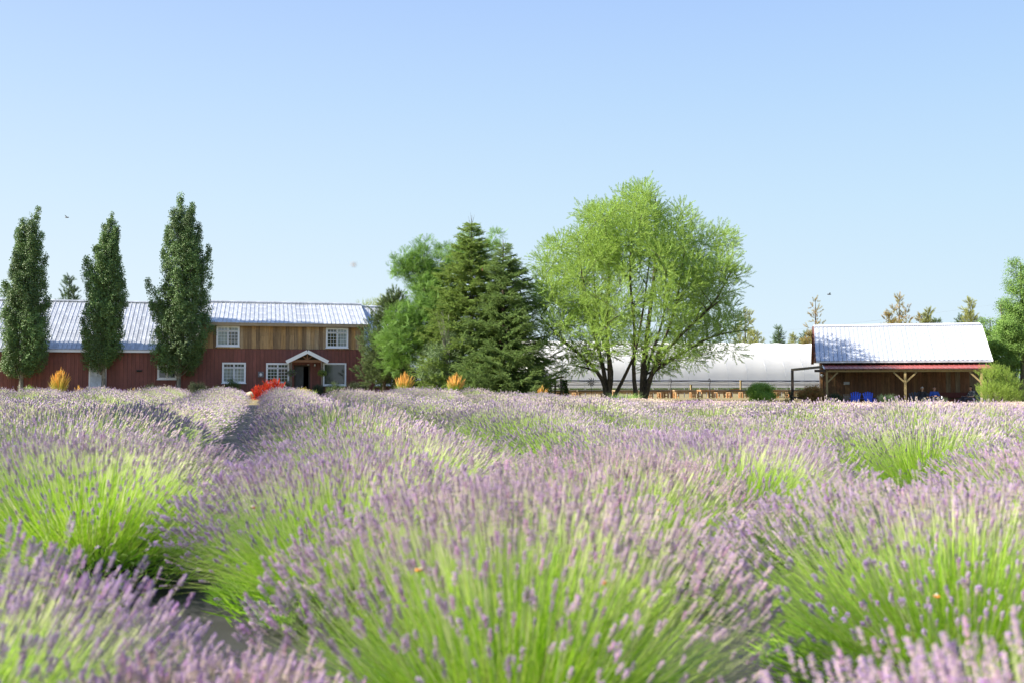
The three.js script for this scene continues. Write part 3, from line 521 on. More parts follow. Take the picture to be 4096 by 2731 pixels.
function sprigFrond(seed, len, n, L, w) {   // a pinnate leaf, arching
  const R = rng(seed), g = new Geo();
  for (let f = 0; f < 3; f++) {
    const a0 = (f - 1) * .7 + (R() - .5) * .4, dir = V(Math.sin(a0), Math.cos(a0), 0), q = (t) => V(dir.x * len * t, dir.y * len * t, -.35 * len * t * t + f * .02);
    for (let i = 0; i < n; i++) for (const s of [-1, 1]) { const t = (i + .5) / n, k = .8 + .4 * R(); g.color(k, k, k * .95); const sd = V(dir.y * s, -dir.x * s, -.25).addScaledVector(dir, .45).normalize(); g.leaf(q(t), sd, V().copy(dir), L * (1 - .4 * Math.abs(t - .5)), w, .1); }
  }
  g.noUv = true; return g.build();
}
function sprigNeedle(seed, len, n, L, w, ang) {   // needles all round a shoot
  const R = rng(seed), g = new Geo(); g.color(.5, .4, .3); g.blade([V(0, 0, 0), V(0, len, 0)], [.012, .004], V(1, 0, 0));
  for (let i = 0; i < n; i++) { const t = i / n, a = i * 2.4, k = .75 + .5 * R(), tip = t > .75 ? 1.25 : 1; g.color(k * tip, k * tip, k); const d = V(Math.cos(a) * ang, .75, Math.sin(a) * ang).normalize(), s = perp(d, R), b = V(0, t * len, 0), e = V().copy(b).addScaledVector(d, L * (1.1 - .4 * t)); g.tri(V().copy(b).addScaledVector(s, -w / 2), V().copy(b).addScaledVector(s, w / 2), e); }
  g.noUv = true; return g.build();
}
const UPV = V(0, 1, 0);
// the crown of a tree: many copies of a few sprigs
function crownPart(parent, name, sprigs, list, mat, R, tint) {
  const q = new THREE.Quaternion(), roll = new THREE.Quaternion(), m = new THREE.Matrix4(), col = new THREE.Color(), im = shade(new THREE.InstancedMesh(sprigs[0], mat, list.length)); im.name = name;
  list.forEach((s, i) => { q.setFromUnitVectors(UPV, s.d); roll.setFromAxisAngle(UPV, R() * TAU); q.multiply(roll); m.compose(s.p, q, V(s.s, s.s * (.85 + .3 * R()), s.s)); im.setMatrixAt(i, m); const t = tint(s, R); im.setColorAt(i, col.setRGB(t[0], t[1], t[2])); });
  im.userData.kind = 'stuff'; parent.add(im); return im;
}
// limbs that reach clump after clump from a skeleton of nodes {p, r}
function growLimbs(g, nodes, clumps, R, rTip = .02, bend = .25) {
  const order = clumps.slice().sort((a, b) => a.c.y + a.c.length() * .2 - b.c.y - b.c.length() * .2);
  for (const cl of order) {
    let best = null, bd = 1e9; for (const n of nodes) { const dy = cl.c.y - n.p.y, d = n.p.distanceTo(cl.c) + (dy < .2 ? 1.5 + 2 * (.2 - dy) : 0) + (n.tip ? .8 : 0); if (d < bd) { bd = d; best = n; } }
    const L = best.p.distanceTo(cl.c), mid = V().addVectors(best.p, cl.c).multiplyScalar(.5).add(V((R() - .5) * L * bend, L * .08, (R() - .5) * L * bend)), pts = bez(best.p, mid, cl.c, 4), r0 = Math.min(best.r * .7, .02 + .022 * L + rTip);
    g.tube(pts, pts.map((_, i) => mix(r0, rTip * .5, i / 4)), 5);
    cl.d = V().subVectors(pts[4], pts[3]).normalize();
    for (let i = 1; i <= 4; i++) nodes.push({ p: pts[i], r: mix(r0, rTip, i / 4), tip: i === 4 });
  }
}
function clumpLeaves(clumps, R, density, up = .5, size = [.8, 1.25], fill = .45) {
  const out = [];
  for (const cl of clumps) { const n = Math.round(density * cl.r * cl.r * (cl.k ?? 1)); for (let i = 0; i < n; i++) { const v = rdir(R), rr = cl.r * Math.pow(R(), fill), p = V(cl.c.x + v.x * rr, cl.c.y + v.y * rr * (cl.f ?? .75), cl.c.z + v.z * rr), d = V().copy(v).addScaledVector(cl.d ?? UPV, .6); d.y += up + (R() - .5) * .3; d.addScaledVector(rdir(R), .35).normalize(); out.push({ p, d, s: mix(size[0], size[1], R()), cl }); } }
  return out;
}
const plainTint = (a = .25) => (s, R) => { const k = 1 - a / 2 + a * R(); return [k * (.95 + .1 * R()), k, k * (.9 + .2 * R())]; };

// columnar poplars before the barn
{
  const sprigs = [1, 2, 3].map((i) => sprigCluster(i, 12, .2, .1, .09)), mat = leafMat(.11, .185, .058, .22, { roughness: .6, specularIntensity: .8 });
  const poplar = (px, H, prof, lean, label, seed, tops, extra = []) => {
    const q = bl(px, 1500, .85), o = thing('poplar_tree', label, 'tree', barnPoint(q.x, 0, .85)), R = rng(seed), trunk = new Geo(), list = [], w = (h) => { let i = 0; while (i < prof.length - 2 && h > prof[i + 1][0]) i++; const a = prof[i], b = prof[i + 1], t = clamp((h - a[0]) / (b[0] - a[0]), 0, 1); return [mix(a[1], b[1], t), mix(a[2], b[2], t)]; };
    const yb = prof[0][0], y1 = prof[prof.length - 1][0], ax = (h) => { const [l, r] = w(h); return (l + r) / 2; };
    const tp = []; for (let i = 0; i <= 8; i++) { const h = i / 8 * (y1 - .8); tp.push(V(i < 2 ? 0 : mix(0, ax(h), Math.min(1, (i - 1) / 3)), h, .05 * Math.sin(i))); }
    trunk.tube(tp, tp.map((_, i) => .15 * (1 - i / 8.6) + .012), 8);
    // upright limbs hugging the stem, each with its own spindle of leaves
    const lobes = [];
    for (const [tx, ty, r] of tops) lobes.push({ b: V(ax(yb + 1), yb + (ty - yb) * .3, 0), t: V(tx, ty, 0), r });
    for (let i = 0; i < 44; i++) {
      const f = i / 44, a = i * 2.4 + R(), h1 = yb + (y1 - yb) * (.14 + .8 * f), [l, r] = w(h1 - .35), hw = (r - l) / 2, cx = (l + r) / 2, rr = hw * (.26 + .34 * R());
      const tx = cx + Math.cos(a) * Math.max(0, hw - rr * .45) * (.75 + .5 * R()), tz = Math.sin(a) * Math.max(0, hw - rr * .45), len = mix(2.6, 1.8, f) * (.7 + .6 * R());
      lobes.push({ b: V(mix(ax(h1 - len), tx, .55), Math.max(yb - .15 * R(), h1 - len), tz * .5), t: V(tx, h1, tz), r: rr });
    }
    for (const e of extra) lobes.push({ b: V(...e[0]), t: V(...e[1]), r: e[2] });
    for (const L of lobes) {
      const tone = .72 + .6 * R();
      const len = L.b.distanceTo(L.t), n = Math.round(70 * len * L.r + 12);
      trunk.tube(bez(V(ax(L.b.y) * .6, Math.max(yb * .8, L.b.y - .7), L.b.z * .2), V().lerpVectors(L.b, L.t, .2), V().lerpVectors(L.b, L.t, .9), 4), [.045, .035, .025, .016, .008], 4);
      for (let i = 0; i < n; i++) {
        const t = Math.pow(R(), .8), rr = L.r * Math.pow(Math.sin(PI * (.1 + .9 * Math.pow(t, .8)) * .98), .75) * Math.pow(R(), .4), a = R() * TAU, p = V().lerpVectors(L.b, L.t, t).add(V(Math.cos(a) * rr + (R() - .5) * .14, (R() - .5) * .34, Math.sin(a) * rr + (R() - .5) * .14));
        const d = V(Math.cos(a) * .8, .9, Math.sin(a) * .8).addScaledVector(rdir(R), .5).normalize(); list.push({ p, d, s: .7 + .6 * R(), tone });
      }
    }
    for (let i = 0; i < 330; i++) { const h = mix(yb, y1 - .6, Math.pow(R(), .9)), [l, r] = w(h), a = R() * TAU, k = Math.pow(R(), .4) * (r - l) / 2 * (.7 + .25 * vnoise(a * 1.5, h * 1.3, seed)); list.push({ p: V((l + r) / 2 + Math.cos(a) * k, h + (R() - .5) * .2, Math.sin(a) * k), d: V(Math.cos(a), .8, Math.sin(a)).normalize(), s: .7 + .6 * R() }); }
    part(o, 'trunk', trunk, M.paleBark); crownPart(o, 'crown', sprigs, list, mat, R, (s, R) => { const k = (s.tone ?? .9) * (.82 + .36 * R()); return [k * (.95 + .12 * R()), k, k * .95]; }); return o;
  };
  const S = 57;   // profiles: height, left and right edge of the crown in metres from the trunk
  const pr = (px, rows) => rows.map(([y, l, r]) => [(HORIZON - y) / S + EYE, (l - px) / S, (r - px) / S]);
  poplar(84, 13, pr(84, [[1500, 30, 130], [1430, 10, 150], [1330, 6, 190], [1240, 6, 188], [1150, 12, 178], [1060, 38, 165], [950, 50, 150], [880, 85, 142], [836, 124, 138]]), 0, 'leftmost columnar poplar before the red barn, its pale trunk half lit', 21, [[(135 - 84) / S, 13.3, .35], [(90 - 84) / S, 11.9, .4]], [[[(60 - 84) / S, 1.5, .3], [(25 - 84) / S, 3.0, .4], .5]]);
  poplar(414, 13, pr(414, [[1475, 340, 450], [1400, 322, 482], [1300, 322, 490], [1200, 335, 497], [1120, 345, 503], [1040, 332, 482], [960, 385, 470], [900, 402, 462], [848, 425, 442]]), 0, 'middle columnar poplar before the pale side door of the barn', 22, [[(434 - 414) / S, 13.2, .33], [(460 - 414) / S, 12.2, .32]], [[[(345 - 414) / S, 8.2, 0], [(338 - 414) / S, 10.0, .2], .45]]);
  poplar(714, 14.5, pr(714, [[1490, 660, 765], [1400, 640, 815], [1300, 612, 835], [1200, 600, 838], [1120, 628, 830], [1020, 645, 825], [930, 652, 805], [860, 662, 795], [800, 690, 770], [770, 700, 712]]), 0, 'tallest columnar poplar with two tops, left of the timber storey', 23, [[(710 - 714) / S, 14.75, .4], [(762 - 714) / S, 14.1, .4], [(745 - 714) / S, 13.6, .35]], [[[(640 - 714) / S, 6.2, .2], [(585 - 714) / S, 8.6, .3], .42], [[(650 - 714) / S, 5.2, .2], [(600 - 714) / S, 7.0, .3], .5], [[(815 - 714) / S, 6.5, 0], [(828 - 714) / S, 11.0, 0], .42]]);
}

// the big willow
const WILLOW_D = 65, willowSpot = at(2505, HORIZON, WILLOW_D);
{
  const s = F0 / WILLOW_D, X = (zx) => (zx / 1.651 + 2050 - 2505) / s, Y = (zy) => (HORIZON - (zy / 1.651 + 650)) / s + EYE;
  const poly = [[215, 1290], [130, 1100], [150, 900], [95, 760], [110, 600], [170, 480], [260, 370], [330, 430], [400, 270], [575, 195], [660, 260], [720, 130], [870, 90], [1000, 100], [1060, 210], [1230, 170], [1300, 260], [1320, 345], [1390, 350], [1400, 450], [1480, 520], [1490, 680], [1575, 780], [1510, 940], [1545, 1060], [1480, 1180], [1550, 1240], [1480, 1310], [1260, 1310], [1200, 1420], [1010, 1390], [900, 1330], [780, 1240], [620, 1300], [420, 1390], [300, 1360]].map(([a, b]) => [X(a), Y(b) > 5 ? 5 + (Y(b) - 5) * .955 : Y(b)]);
  const inside = (x, y) => { let c = false; for (let i = 0, j = poly.length - 1; i < poly.length; j = i++) { const [xi, yi] = poly[i], [xj, yj] = poly[j]; if ((yi > y) !== (yj > y) && x < (xj - xi) * (y - yi) / (yj - yi) + xi) c = !c; } return c; };
  const o = thing('willow_tree', 'big bright green willow with many stems in the middle of the picture', 'tree', V(willowSpot.x, 0, willowSpot.z)), R = rng(31), cx = X(820), RZ = 7.0, clumps = [];
  const width = (y) => { let a = 1e9, b = -1e9; for (let x = -9; x < 10; x += .15) if (inside(x, y)) { a = Math.min(a, x); b = Math.max(b, x); } return [a, b]; };
  const rows = new Map(), wy = (y) => { const k = Math.round(y * 5); if (!rows.has(k)) rows.set(k, width(k / 5)); return rows.get(k); };
  for (let tries = 0; clumps.length < 370 && tries < 40000; tries++) {
    const y = mix(2.2, 16.6, R()), [a, b] = wy(y); if (b < a) continue; const hw = (b - a) / 2, mx = (a + b) / 2, u = R() * 2 - 1, x = mx + u * hw, zr = Math.min(RZ, hw * .95) * Math.sqrt(Math.max(0, 1 - u * u)), v = R() * 2 - 1, z = v * zr;
    const xe = x + Math.sign(u) * .55, rim = Math.max(Math.abs(u), Math.abs(v));
    if (!inside(xe, y) || !inside(x, y + .5) || (y > 4 && rim < .25 && R() < .7)) continue;
    if (y < 5 && rim < .3) continue;
    const c = V(x, y, z); if (clumps.some((k) => k.c.distanceTo(c) < .72)) continue;
    if (y > 3.5 && vnoise(x * .42 + 20, y * .42 + z * .3 + 9, 77) < .33) continue;
    clumps.push({ c, r: mix(.6, 1.35, R() * R()), f: .85, k: y < 5 ? .75 : 1 });
  }
  const trunk = new Geo(), nodes = [], tp = (pts, r0, r1) => { const P = pts.map((p) => V(...p)), c = new THREE.CatmullRomCurve3(P), q = c.getPoints(10); trunk.tube(q, q.map((_, i) => mix(r0, r1, i / 10) * .66), 9); q.forEach((p, i) => i > 1 && nodes.push({ p, r: mix(r0, r1, i / 10) })); };
  const A = X(628), B = X(860), bot = 0;
  tp([[A - .1, bot, 0], [A - .25, 1.2, .1], [A - 1.1, 2.4, .5], [A - 2.8, 3.8, 1.2], [A - 4.4, 5.4, 1.6]], .26, .07);
  tp([[A - .05, bot, -.1], [A - .2, 1.8, 0], [A - .7, 4, -.3], [A - 1.4, 7.2, -.6], [A - 1.9, 10.5, -.4]], .27, .06);
  tp([[A + .1, bot, .1], [A + .12, 2, .3], [A - .1, 5, .6], [A + .1, 8.4, .4], [A - .2, 12, .7]], .27, .06);
  tp([[A + .25, bot, .2], [A + 1.0, 1.5, .4], [A + 1.7, 3.2, .9], [A + 2.1, 5.6, 1.6], [A + 2.4, 8.6, 2.6]], .2, .06);
  tp([[A + .1, bot, -.2], [A + .4, 2.2, -1.2], [A - .3, 5, -2.8], [A - .6, 9, -3.6]], .2, .06);
  tp([[B - .4, bot, .1], [B - .6, 1.8, .2], [B - .6, 4.6, .8], [B - 1.0, 8, 1.8], [B - .8, 12, 2.2]], .24, .06);
  tp([[B, bot, 0], [B + .05, 2, 0], [B + .4, 5, 0], [B + .9, 9, -.3], [B + .9, 13.4, 0]], .36, .07);
  tp([[B + .1, bot, .1], [B + .5, 1.7, .3], [B + 2.2, 3.0, .9], [B + 4.4, 4.2, 1.3], [B + 6.6, 4.6, 1.2]], .24, .06);
  tp([[B + .15, bot, 0], [B + .7, 2.2, .4], [B + 2.2, 4.2, 1.6], [B + 4.2, 6.2, 2.2], [B + 5.6, 8.6, 2.0]], .24, .06);
  tp([[B, bot, -.2], [B + .4, 2, -1], [B + 1.6, 5, -2.6], [B + 2.6, 9, -3.4]], .22, .06);
  tp([[B + .1, bot, .3], [B + .7, 2.6, 1.2], [B + 1.6, 5.6, 3.0], [B + 2.2, 9.4, 3.6]], .2, .06);
  growLimbs(trunk, nodes, clumps, R, .02);
  const list = clumpLeaves(clumps, R, 112, .15, [.5, 1.15], .55);
  part(o, 'trunk', trunk, M.darkBark);
  crownPart(o, 'crown', [1, 2, 3].map((i) => sprigTwig(i, .55, 26, .12, .026)), list, leafMat(.29, .42, .08, .38), R, (s, R) => { const k = .85 + .3 * R(), h = R() < .12 ? 1.25 : 1; return [k * h, k * h, k * (h > 1 ? 1.7 : 1)]; });
}
// a spruce: whorls of drooping branches set with needle shoots
const spruceSprigs = [1, 2].map((i) => sprigNeedle(i, .40, 54, .085, .02, .8));
function spruce(name, label, spot, H, Rm, seed, mat, barkM, lopsided = 0, cones = 0) {
  const o = thing(name, label, 'tree', spot), R = rng(seed), g = new Geo(), list = [], cone = new Geo();
  g.tube([V(0, 0, 0), V(.03, H * .5, 0), V(0, H - .8, 0), V(.02, H + .1, 0)], [.2, .12, .03, .006], 7);
  for (let i = 0; i < 7; i++) { const a = i * 2.4, y = H - .9 + .1 * i; g.tube(bez(V(0, y, 0), V(Math.cos(a) * .16, y + .12, Math.sin(a) * .16), V(Math.cos(a) * .22, y + .55, Math.sin(a) * .22), 3), [.012, .01, .007, .004], 3); }
  for (let y = .35; y < H - .35; y += .23) {
    const f = y / H, n = f > .85 ? 5 : 8, L0 = Rm * Math.pow(1 - f, .84) * (f < .12 ? .82 + f * 1.5 : 1);
    for (let k = 0; k < n; k++) {
      const a = k / n * TAU + y * 5.1 + (R() - .5) * .6, L = L0 * (.6 + .62 * R()) * (1 + lopsided * Math.cos(a)) + .12, dx = Math.cos(a), dz = Math.sin(a), y0 = y + (R() - .5) * .42, drop = mix(.34, -.35, f) + (R() - .5) * .2;
      const q = (t) => V(dx * L * t, y0 - L * drop * Math.sin(t * 2.1) * .9 + L * .16 * t * t, dz * L * t), pts = [0, .33, .66, 1].map(q);
      g.tube(pts, [.03 * (1 - f) + .012, .018, .011, .005], 3);
      for (let t = .22; t <= 1.02; t += .14 / L) {
        const p = q(t), fw = V().subVectors(q(Math.min(1.05, t + .05)), q(t - .05)).normalize(), sd = V(-dz, 0, dx), len = (.55 + .6 * (1 - t)) * (.8 + .5 * R());
        for (const s of [-1, 1]) list.push({ p, d: V().copy(fw).addScaledVector(sd, s * (.75 + .4 * R())).add(V(0, -.25 - .35 * R() + .25 * (t > .85), 0)).normalize(), s: len * 1.05 });
        if (t > .35 && R() < .34 && L > .7) for (const s of [-1, 1]) { const bl2 = (.35 + .3 * R()) * L * (1.15 - t), bd = V().copy(fw).addScaledVector(sd, s * (.7 + .5 * R())).add(V(0, -.1 - .2 * R(), 0)).normalize(); for (let u = .15; u <= bl2; u += .15) { const bp = V().copy(p).addScaledVector(bd, u).add(V(0, -.25 * u * u, 0)); for (const w of [-1, 1]) list.push({ p: bp, d: V().copy(bd).addScaledVector(perp(bd, R), .55).add(V(0, -.25, 0)).normalize(), s: .6 + .35 * R() }); } }
        if (R() < .75) list.push({ p, d: V().copy(fw).add(V((R() - .5) * .5, t > .8 ? .3 : -.5 * R(), (R() - .5) * .5)).normalize(), s: len });
        if (cones && f > .35 && t > .6 && R() < cones) { const e = V(p.x, p.y - .05, p.z); cone.tube([e, V(e.x, e.y - .06, e.z), V(e.x + .01, e.y - .2, e.z)], [.016, .032, .01], 5); }
      }
    }
  }
  part(o, 'trunk', g, barkM ?? M.bark); crownPart(o, 'crown', spruceSprigs, list, mat, R, plainTint(.3));
  if (cones) { const c = part(o, 'cones', cone, std(.36, .19, .10)); c.userData.kind = 'stuff'; }
  return o;
}
{
  const mat = leafMat(.205, .295, .065, .2, { roughness: .8 }), mat2 = leafMat(.165, .25, .07, .18, { roughness: .8 });
  spruce('spruce_tree', 'taller spruce with brown cones behind the other spruce', (() => { const p = at(1885, HORIZON, 65.5); p.y = 0; return p; })(), 12.2, 4.3, 41, mat, M.bark, 0, .008);
  spruce('spruce_tree', 'dark dense spruce with drooping branches right of the taller spruce', (() => { const p = at(2012, HORIZON, 63.5); p.y = 0; return p; })(), 10.3, 4.0, 42, mat2, M.bark, .1, .003);
}
// broadleaf trees made of clumps within an outline given as ellipsoids
function clumpTree(name, label, spot, trunkPts, r0, ells, density, sprigs, mat, barkM, seed, o2 = {}) {
  const o = thing(name, label, o2.cat ?? 'tree', spot), R = rng(seed), g = new Geo(), clumps = [], nodes = [];
  for (const tr of trunkPts) { const q = new THREE.CatmullRomCurve3(tr.map((p) => V(...p))).getPoints(8); g.tube(q, q.map((_, i) => mix(r0, r0 * .25, i / 8)), 7); q.forEach((p, i) => i > 1 && nodes.push({ p, r: mix(r0, r0 * .3, i / 8) })); }
  for (const [x, y, z, rx, ry, rz, n, cr] of ells) for (let i = 0, t = 0; i < n && t < 2000; t++) { const v = rdir(R), k = Math.pow(R(), .38), c = V(x + v.x * rx * k, y + v.y * ry * k, z + v.z * rz * k); if (c.y < (o2.minY ?? .5) || clumps.some((q) => q.c.distanceTo(c) < cr * .55)) continue; clumps.push({ c, r: cr * (.75 + .5 * R()), f: o2.flat ?? .7 }); i++; }
  growLimbs(g, nodes, clumps, R, o2.tip ?? .015);
  const list = clumpLeaves(clumps, R, density, o2.up ?? .4, o2.size ?? [.8, 1.25], o2.fill ?? .5);
  part(o, o2.cat === 'shrub' ? 'stems' : 'trunk', g, barkM); crownPart(o, o2.cat === 'shrub' ? 'foliage' : 'crown', sprigs, list, mat, R, o2.tint ?? plainTint(.3)); return o;
}
const spotAt = (px, d) => { const p = at(px, HORIZON, d); p.y = groundY(p.x, p.z); return p; };
const brd = [4, 5, 6].map((i) => sprigCluster(i, 10, .2, .09, .06)), tiny = [7, 8].map((i) => sprigCluster(i, 12, .17, .06, .045)), frond = [1, 2, 3].map((i) => sprigFrond(i, .42, 9, .085, .03)), tuft = [1, 2].map((i) => sprigNeedle(i + 9, .34, 46, .16, .014, .62)), narrow = [5, 6].map((i) => sprigTwig(i, .45, 14, .1, .018, .5));
{
  // honey locust with feathery leaves
  const s = F0 / 67.5, f = (px, py) => [(px - 1700) / s, (HORIZON - py) / s + EYE], E = (px, py, z, rx, ry, rz, n, c) => [...f(px, py), z, rx, ry, rz, n, c];
  clumpTree('locust_tree', 'bright green feathery leaved tree left of the spruces', spotAt(1700, 67.5), [[[0, 0, 0], [-.1, 2, 0], [-.3, 4.5, .2], [.1, 7.5, 0]], [[.1, 0, 0], [.7, 2.6, -.5], [1.4, 5.6, -.8], [2.2, 8.6, -.6]]], .16,
    [E(1720, 1110, 0, 1.9, 1.6, 1.6, 26, .75), E(1640, 1080, .2, 1.3, .8, 1.2, 12, .6), E(1690, 1000, .2, .6, .8, .6, 5, .45), E(1830, 1000, -.8, 1.6, 1.1, 1.2, 13, .6), E(1960, 960, -1.6, .9, .8, .8, 6, .5), E(1650, 1340, .9, 1.9, 1.9, 1.8, 42, .8), E(1760, 1240, .5, 1.9, 1.5, 1.7, 26, .8), E(1590, 1440, 1.1, 1.0, .9, 1.0, 12, .6)], 62, frond, leafMat(.165, .30, .055, .4), M.bark, 51, { flat: .55, up: .05, size: [.8, 1.3], minY: .9 });
  // pale stemmed small leaved tree with bare white twigs
  clumpTree('aspen_tree', 'small leaved tree with bare white twigs between locust and spruce', spotAt(1785, 64), [[[0, 0, 0], [.02, 1.6, 0], [.1, 3.2, .1], [-.3, 5.6, .2]], [[.1, 0, 0], [.2, 2, .2], [.2, 3.6, .3], [.15, 5.4, .4]]], .055,
    [[-.5, 2.2, .2, 1.5, 1.5, 1.2, 26, .6], [.5, 3.6, .2, .7, 1.5, .7, 12, .5], [.9, 1.6, .3, .8, 1.0, .8, 10, .5]], 95, tiny, leafMat(.16, .24, .10, .3, { roughness: .6 }), M.whiteBark, 52, { minY: .6 });
  { const R = rng(9), g = new Geo(), o = scene.children[scene.children.length - 1]; for (let i = 0; i < 16; i++) { const a = (R() - .5) * 1.2; const p = bez(V(.05, 2.4 + R() * .6, .5), V(.05 - a * .3, 3.6, .75), V(.02 - a * .9 - .2, 4.6 + R() * 1.2, .8 + .2 * R()), 4); g.tube(p, [.022, .018, .012, .008, .004], 4); } part(o, 'bare_twigs', g, M.whiteBark); }
  // dark pine at the right end of the barn
  const pineMat = leafMat(.10, .145, .055, .14, { roughness: .85 });
  clumpTree('pine_tree', 'dark bushy pine covering the right end of the barn', spotAt(1535, 70), [[[0, 0, 0], [.05, 2.5, 0], [.1, 5, 0], [.3, 7.3, 0]]], .14,
    [[.0, 1.7, 0, 1.35, 1.2, 1.3, 24, .62], [-.1, 3.4, 0, 1.5, 1.3, 1.3, 28, .62], [.2, 5.0, 0, 1.15, 1.1, 1.1, 18, .58], [.65, 6.2, 0, .9, .9, .8, 14, .5], [1.0, 7.1, 0, .35, .6, .35, 5, .4], [1.7, 5.6, 0, .5, .7, .5, 5, .45]], 78, tuft, pineMat, M.bark, 53, { up: .7, flat: .7, minY: .7, size: [.9, 1.4] });
  // yellow green bush crown behind the barn, and a bare tree
  clumpTree('maple_tree', 'yellow green crown showing above the right end of the barn roof', spotAt(1500, 92), [[[0, 0, 0], [.1, 4, 0], [.2, 7.5, 0]]], .15, [[0, 7.0, 0, 2.1, 1.6, 1.6, 26, .8], [1.4, 7.8, 0, 1.3, 1.2, 1.2, 14, .7], [-1.2, 6.4, .2, .8, .8, .8, 8, .6]], 60, narrow, leafMat(.30, .36, .07, .4), M.bark, 54, { up: .8, minY: 4 });
  { const o = thing('bare_tree', 'leafless tree with thin twigs above the barn roof', 'tree', spotAt(1398, 96)), g = new Geo(), R = rng(8), H = 8.6; g.tube([V(0, 0, 0), V(.1, 4, 0), V(.05, 7, 0)], [.14, .09, .04], 6); for (let i = 0; i < 26; i++) { const y = 5.2 + R() * 2, a = R() * TAU, l = .5 + R() * .9; g.tube(bez(V(.05, y, 0), V(Math.cos(a) * l * .6, y + l * .5, Math.sin(a) * l * .6), V(Math.cos(a) * l * .8, y + l * 1.35, Math.sin(a) * l * .8), 3), [.03, .022, .014, .006], 4); } part(o, 'trunk', g, M.greyWood); }
  // distant conifers
  const far = [leafMat(.10, .155, .075, .15), leafMat(.25, .27, .085, .3), leafMat(.25, .215, .075, .3)];
  const conifer = (px, topPx, d, wide, mi, label, seed, open = 1, dens = 48) => {
    const spot = spotAt(px, d), H = (HORIZON - topPx) / (F0 / d) + EYE, o = thing('conifer_tree', label, 'tree', spot), R = rng(seed), g = new Geo(), clumps = [], nodes = [], w = wide / (F0 / d) / 2;
    const q = [V(0, 0, 0), V(.1, H * .4, 0), V(-.05, H * .75, 0), V(0, H, 0)]; g.tube(q, [.22, .17, .09, .02], 6); for (let i = 2; i <= 16; i++) nodes.push({ p: V(0, H * i / 16, 0), r: .12 * (1.1 - i / 16) });
    for (let y = H * .12; y < H; y += .42) { const f = y / H, n = Math.max(1, Math.round((f > .9 ? 2 : 4) * open)); for (let k = 0; k < n; k++) { const a = R() * TAU, L = w * Math.pow(1 - f, .62) * (.5 + .65 * R()); clumps.push({ c: V(Math.cos(a) * L, y + .15 * (R() - .5), Math.sin(a) * L), r: mix(.62, .3, f) * (.7 + .6 * R()), f: .55 }); } }
    clumps.push({ c: V(0, H - .1, 0), r: .26 });
    growLimbs(g, nodes, clumps, R, .012, .1); part(o, 'trunk', g, M.bark); crownPart(o, 'crown', tuft, clumpLeaves(clumps, R, dens, .6, [1.2, 1.9], .55), far[mi], R, (s, R) => { const k = .75 + .5 * R(), h = mi === 2 && R() < .3 ? 1.25 : 1; return [k * h, k, k]; });
  };
  conifer(268, 1120, 105, 150, 0, 'green conifer top above the barn roof between the first two poplars', 61, 1.6, 44);
  conifer(2985, 1232, 120, 200, 1, 'pale yellow green conifer beside the right edge of the willow', 62, 1.1);
  conifer(3020, 1320, 118, 170, 1, 'low yellow conifer at the foot of the pale conifer by the willow', 63, 1.5);
  conifer(3118, 1305, 130, 72, 0, 'small bluish green conifer alone above the greenhouse roof', 64, 1.6, 46);
  conifer(3175, 1335, 140, 36, 1, 'tiny yellowish conifer above the greenhouse beside the bluish one', 65, 1.3);
  conifer(3222, 1320, 128, 80, 0, 'green conifer low behind the left edge of the shed roof', 66, 1.6);
  conifer(3240, 1328, 116, 100, 2, 'orange brown conifer at the left edge of the shed roof', 67, 1.6);
  conifer(3268, 1184, 118, 110, 2, 'tall sparse browning conifer left of the shed roof', 68, .55, 30);
  conifer(3605, 1180, 116, 180, 2, 'wide browning conifer above the middle of the shed roof', 69, 1.0, 30);
  conifer(3560, 1250, 118, 120, 2, 'yellow orange conifer left of the wide browning one', 70, 1.5);
  conifer(3690, 1258, 122, 90, 2, 'thin browning conifer right of the wide one above the shed', 71, .8);
  conifer(3720, 1228, 120, 34, 1, 'narrow upright yellow green conifer above the shed roof', 72, 1.3);
  conifer(3755, 1275, 130, 34, 0, 'tiny green treetop above the right half of the shed roof', 73, 1.3);
  conifer(3845, 1255, 112, 70, 0, 'small green conifer above the right end of the shed roof', 74, 1.5);
  conifer(3890, 1190, 110, 130, 1, 'yellow green conifer just left of the tall green trees', 75, 1.6, 40);
  // tall green trees at the right edge
  const gm = leafMat(.18, .30, .065, .42, { roughness: .7 });
  clumpTree('cottonwood_tree', 'tall green leafy tree at the right edge of the picture', spotAt(4090, 70), [[[0, 0, 0], [.1, 4, 0], [.1, 10, 0]], [[.3, 0, 0], [-.8, 3, 0], [-1.4, 7, 0]]], .2,
    [[.3, 7.4, 0, 1.3, 2.6, 1.4, 34, .6], [.3, 4.6, 0, 1.9, 2.0, 1.9, 40, .75], [-1.0, 5.6, .3, 1.1, 1.9, 1.0, 26, .6], [-1.6, 3.6, .2, 1.3, 1.8, 1.2, 28, .7], [-.1, 9.6, 0, .6, 1.2, .6, 9, .4]], 110, brd, gm, M.bark, 81, { up: .9, minY: .6 });
  clumpTree('cottonwood_tree', 'lower green leafy tree between shed roof and the tallest tree', spotAt(3965, 74), [[[0, 0, 0], [.0, 3, 0], [.05, 6.3, 0]]], .13, [[.1, 4.2, 0, 1.3, 2.2, 1.0, 36, .6], [-.2, 2.6, 0, 1.4, 1.9, .9, 26, .6], [.9, 1.8, .5, 1.6, 1.8, 1, 26, .6], [-.35, 5.8, 0, .3, 1.0, .3, 6, .35]], 110, brd, gm, M.bark, 82, { up: 1, minY: .6 });
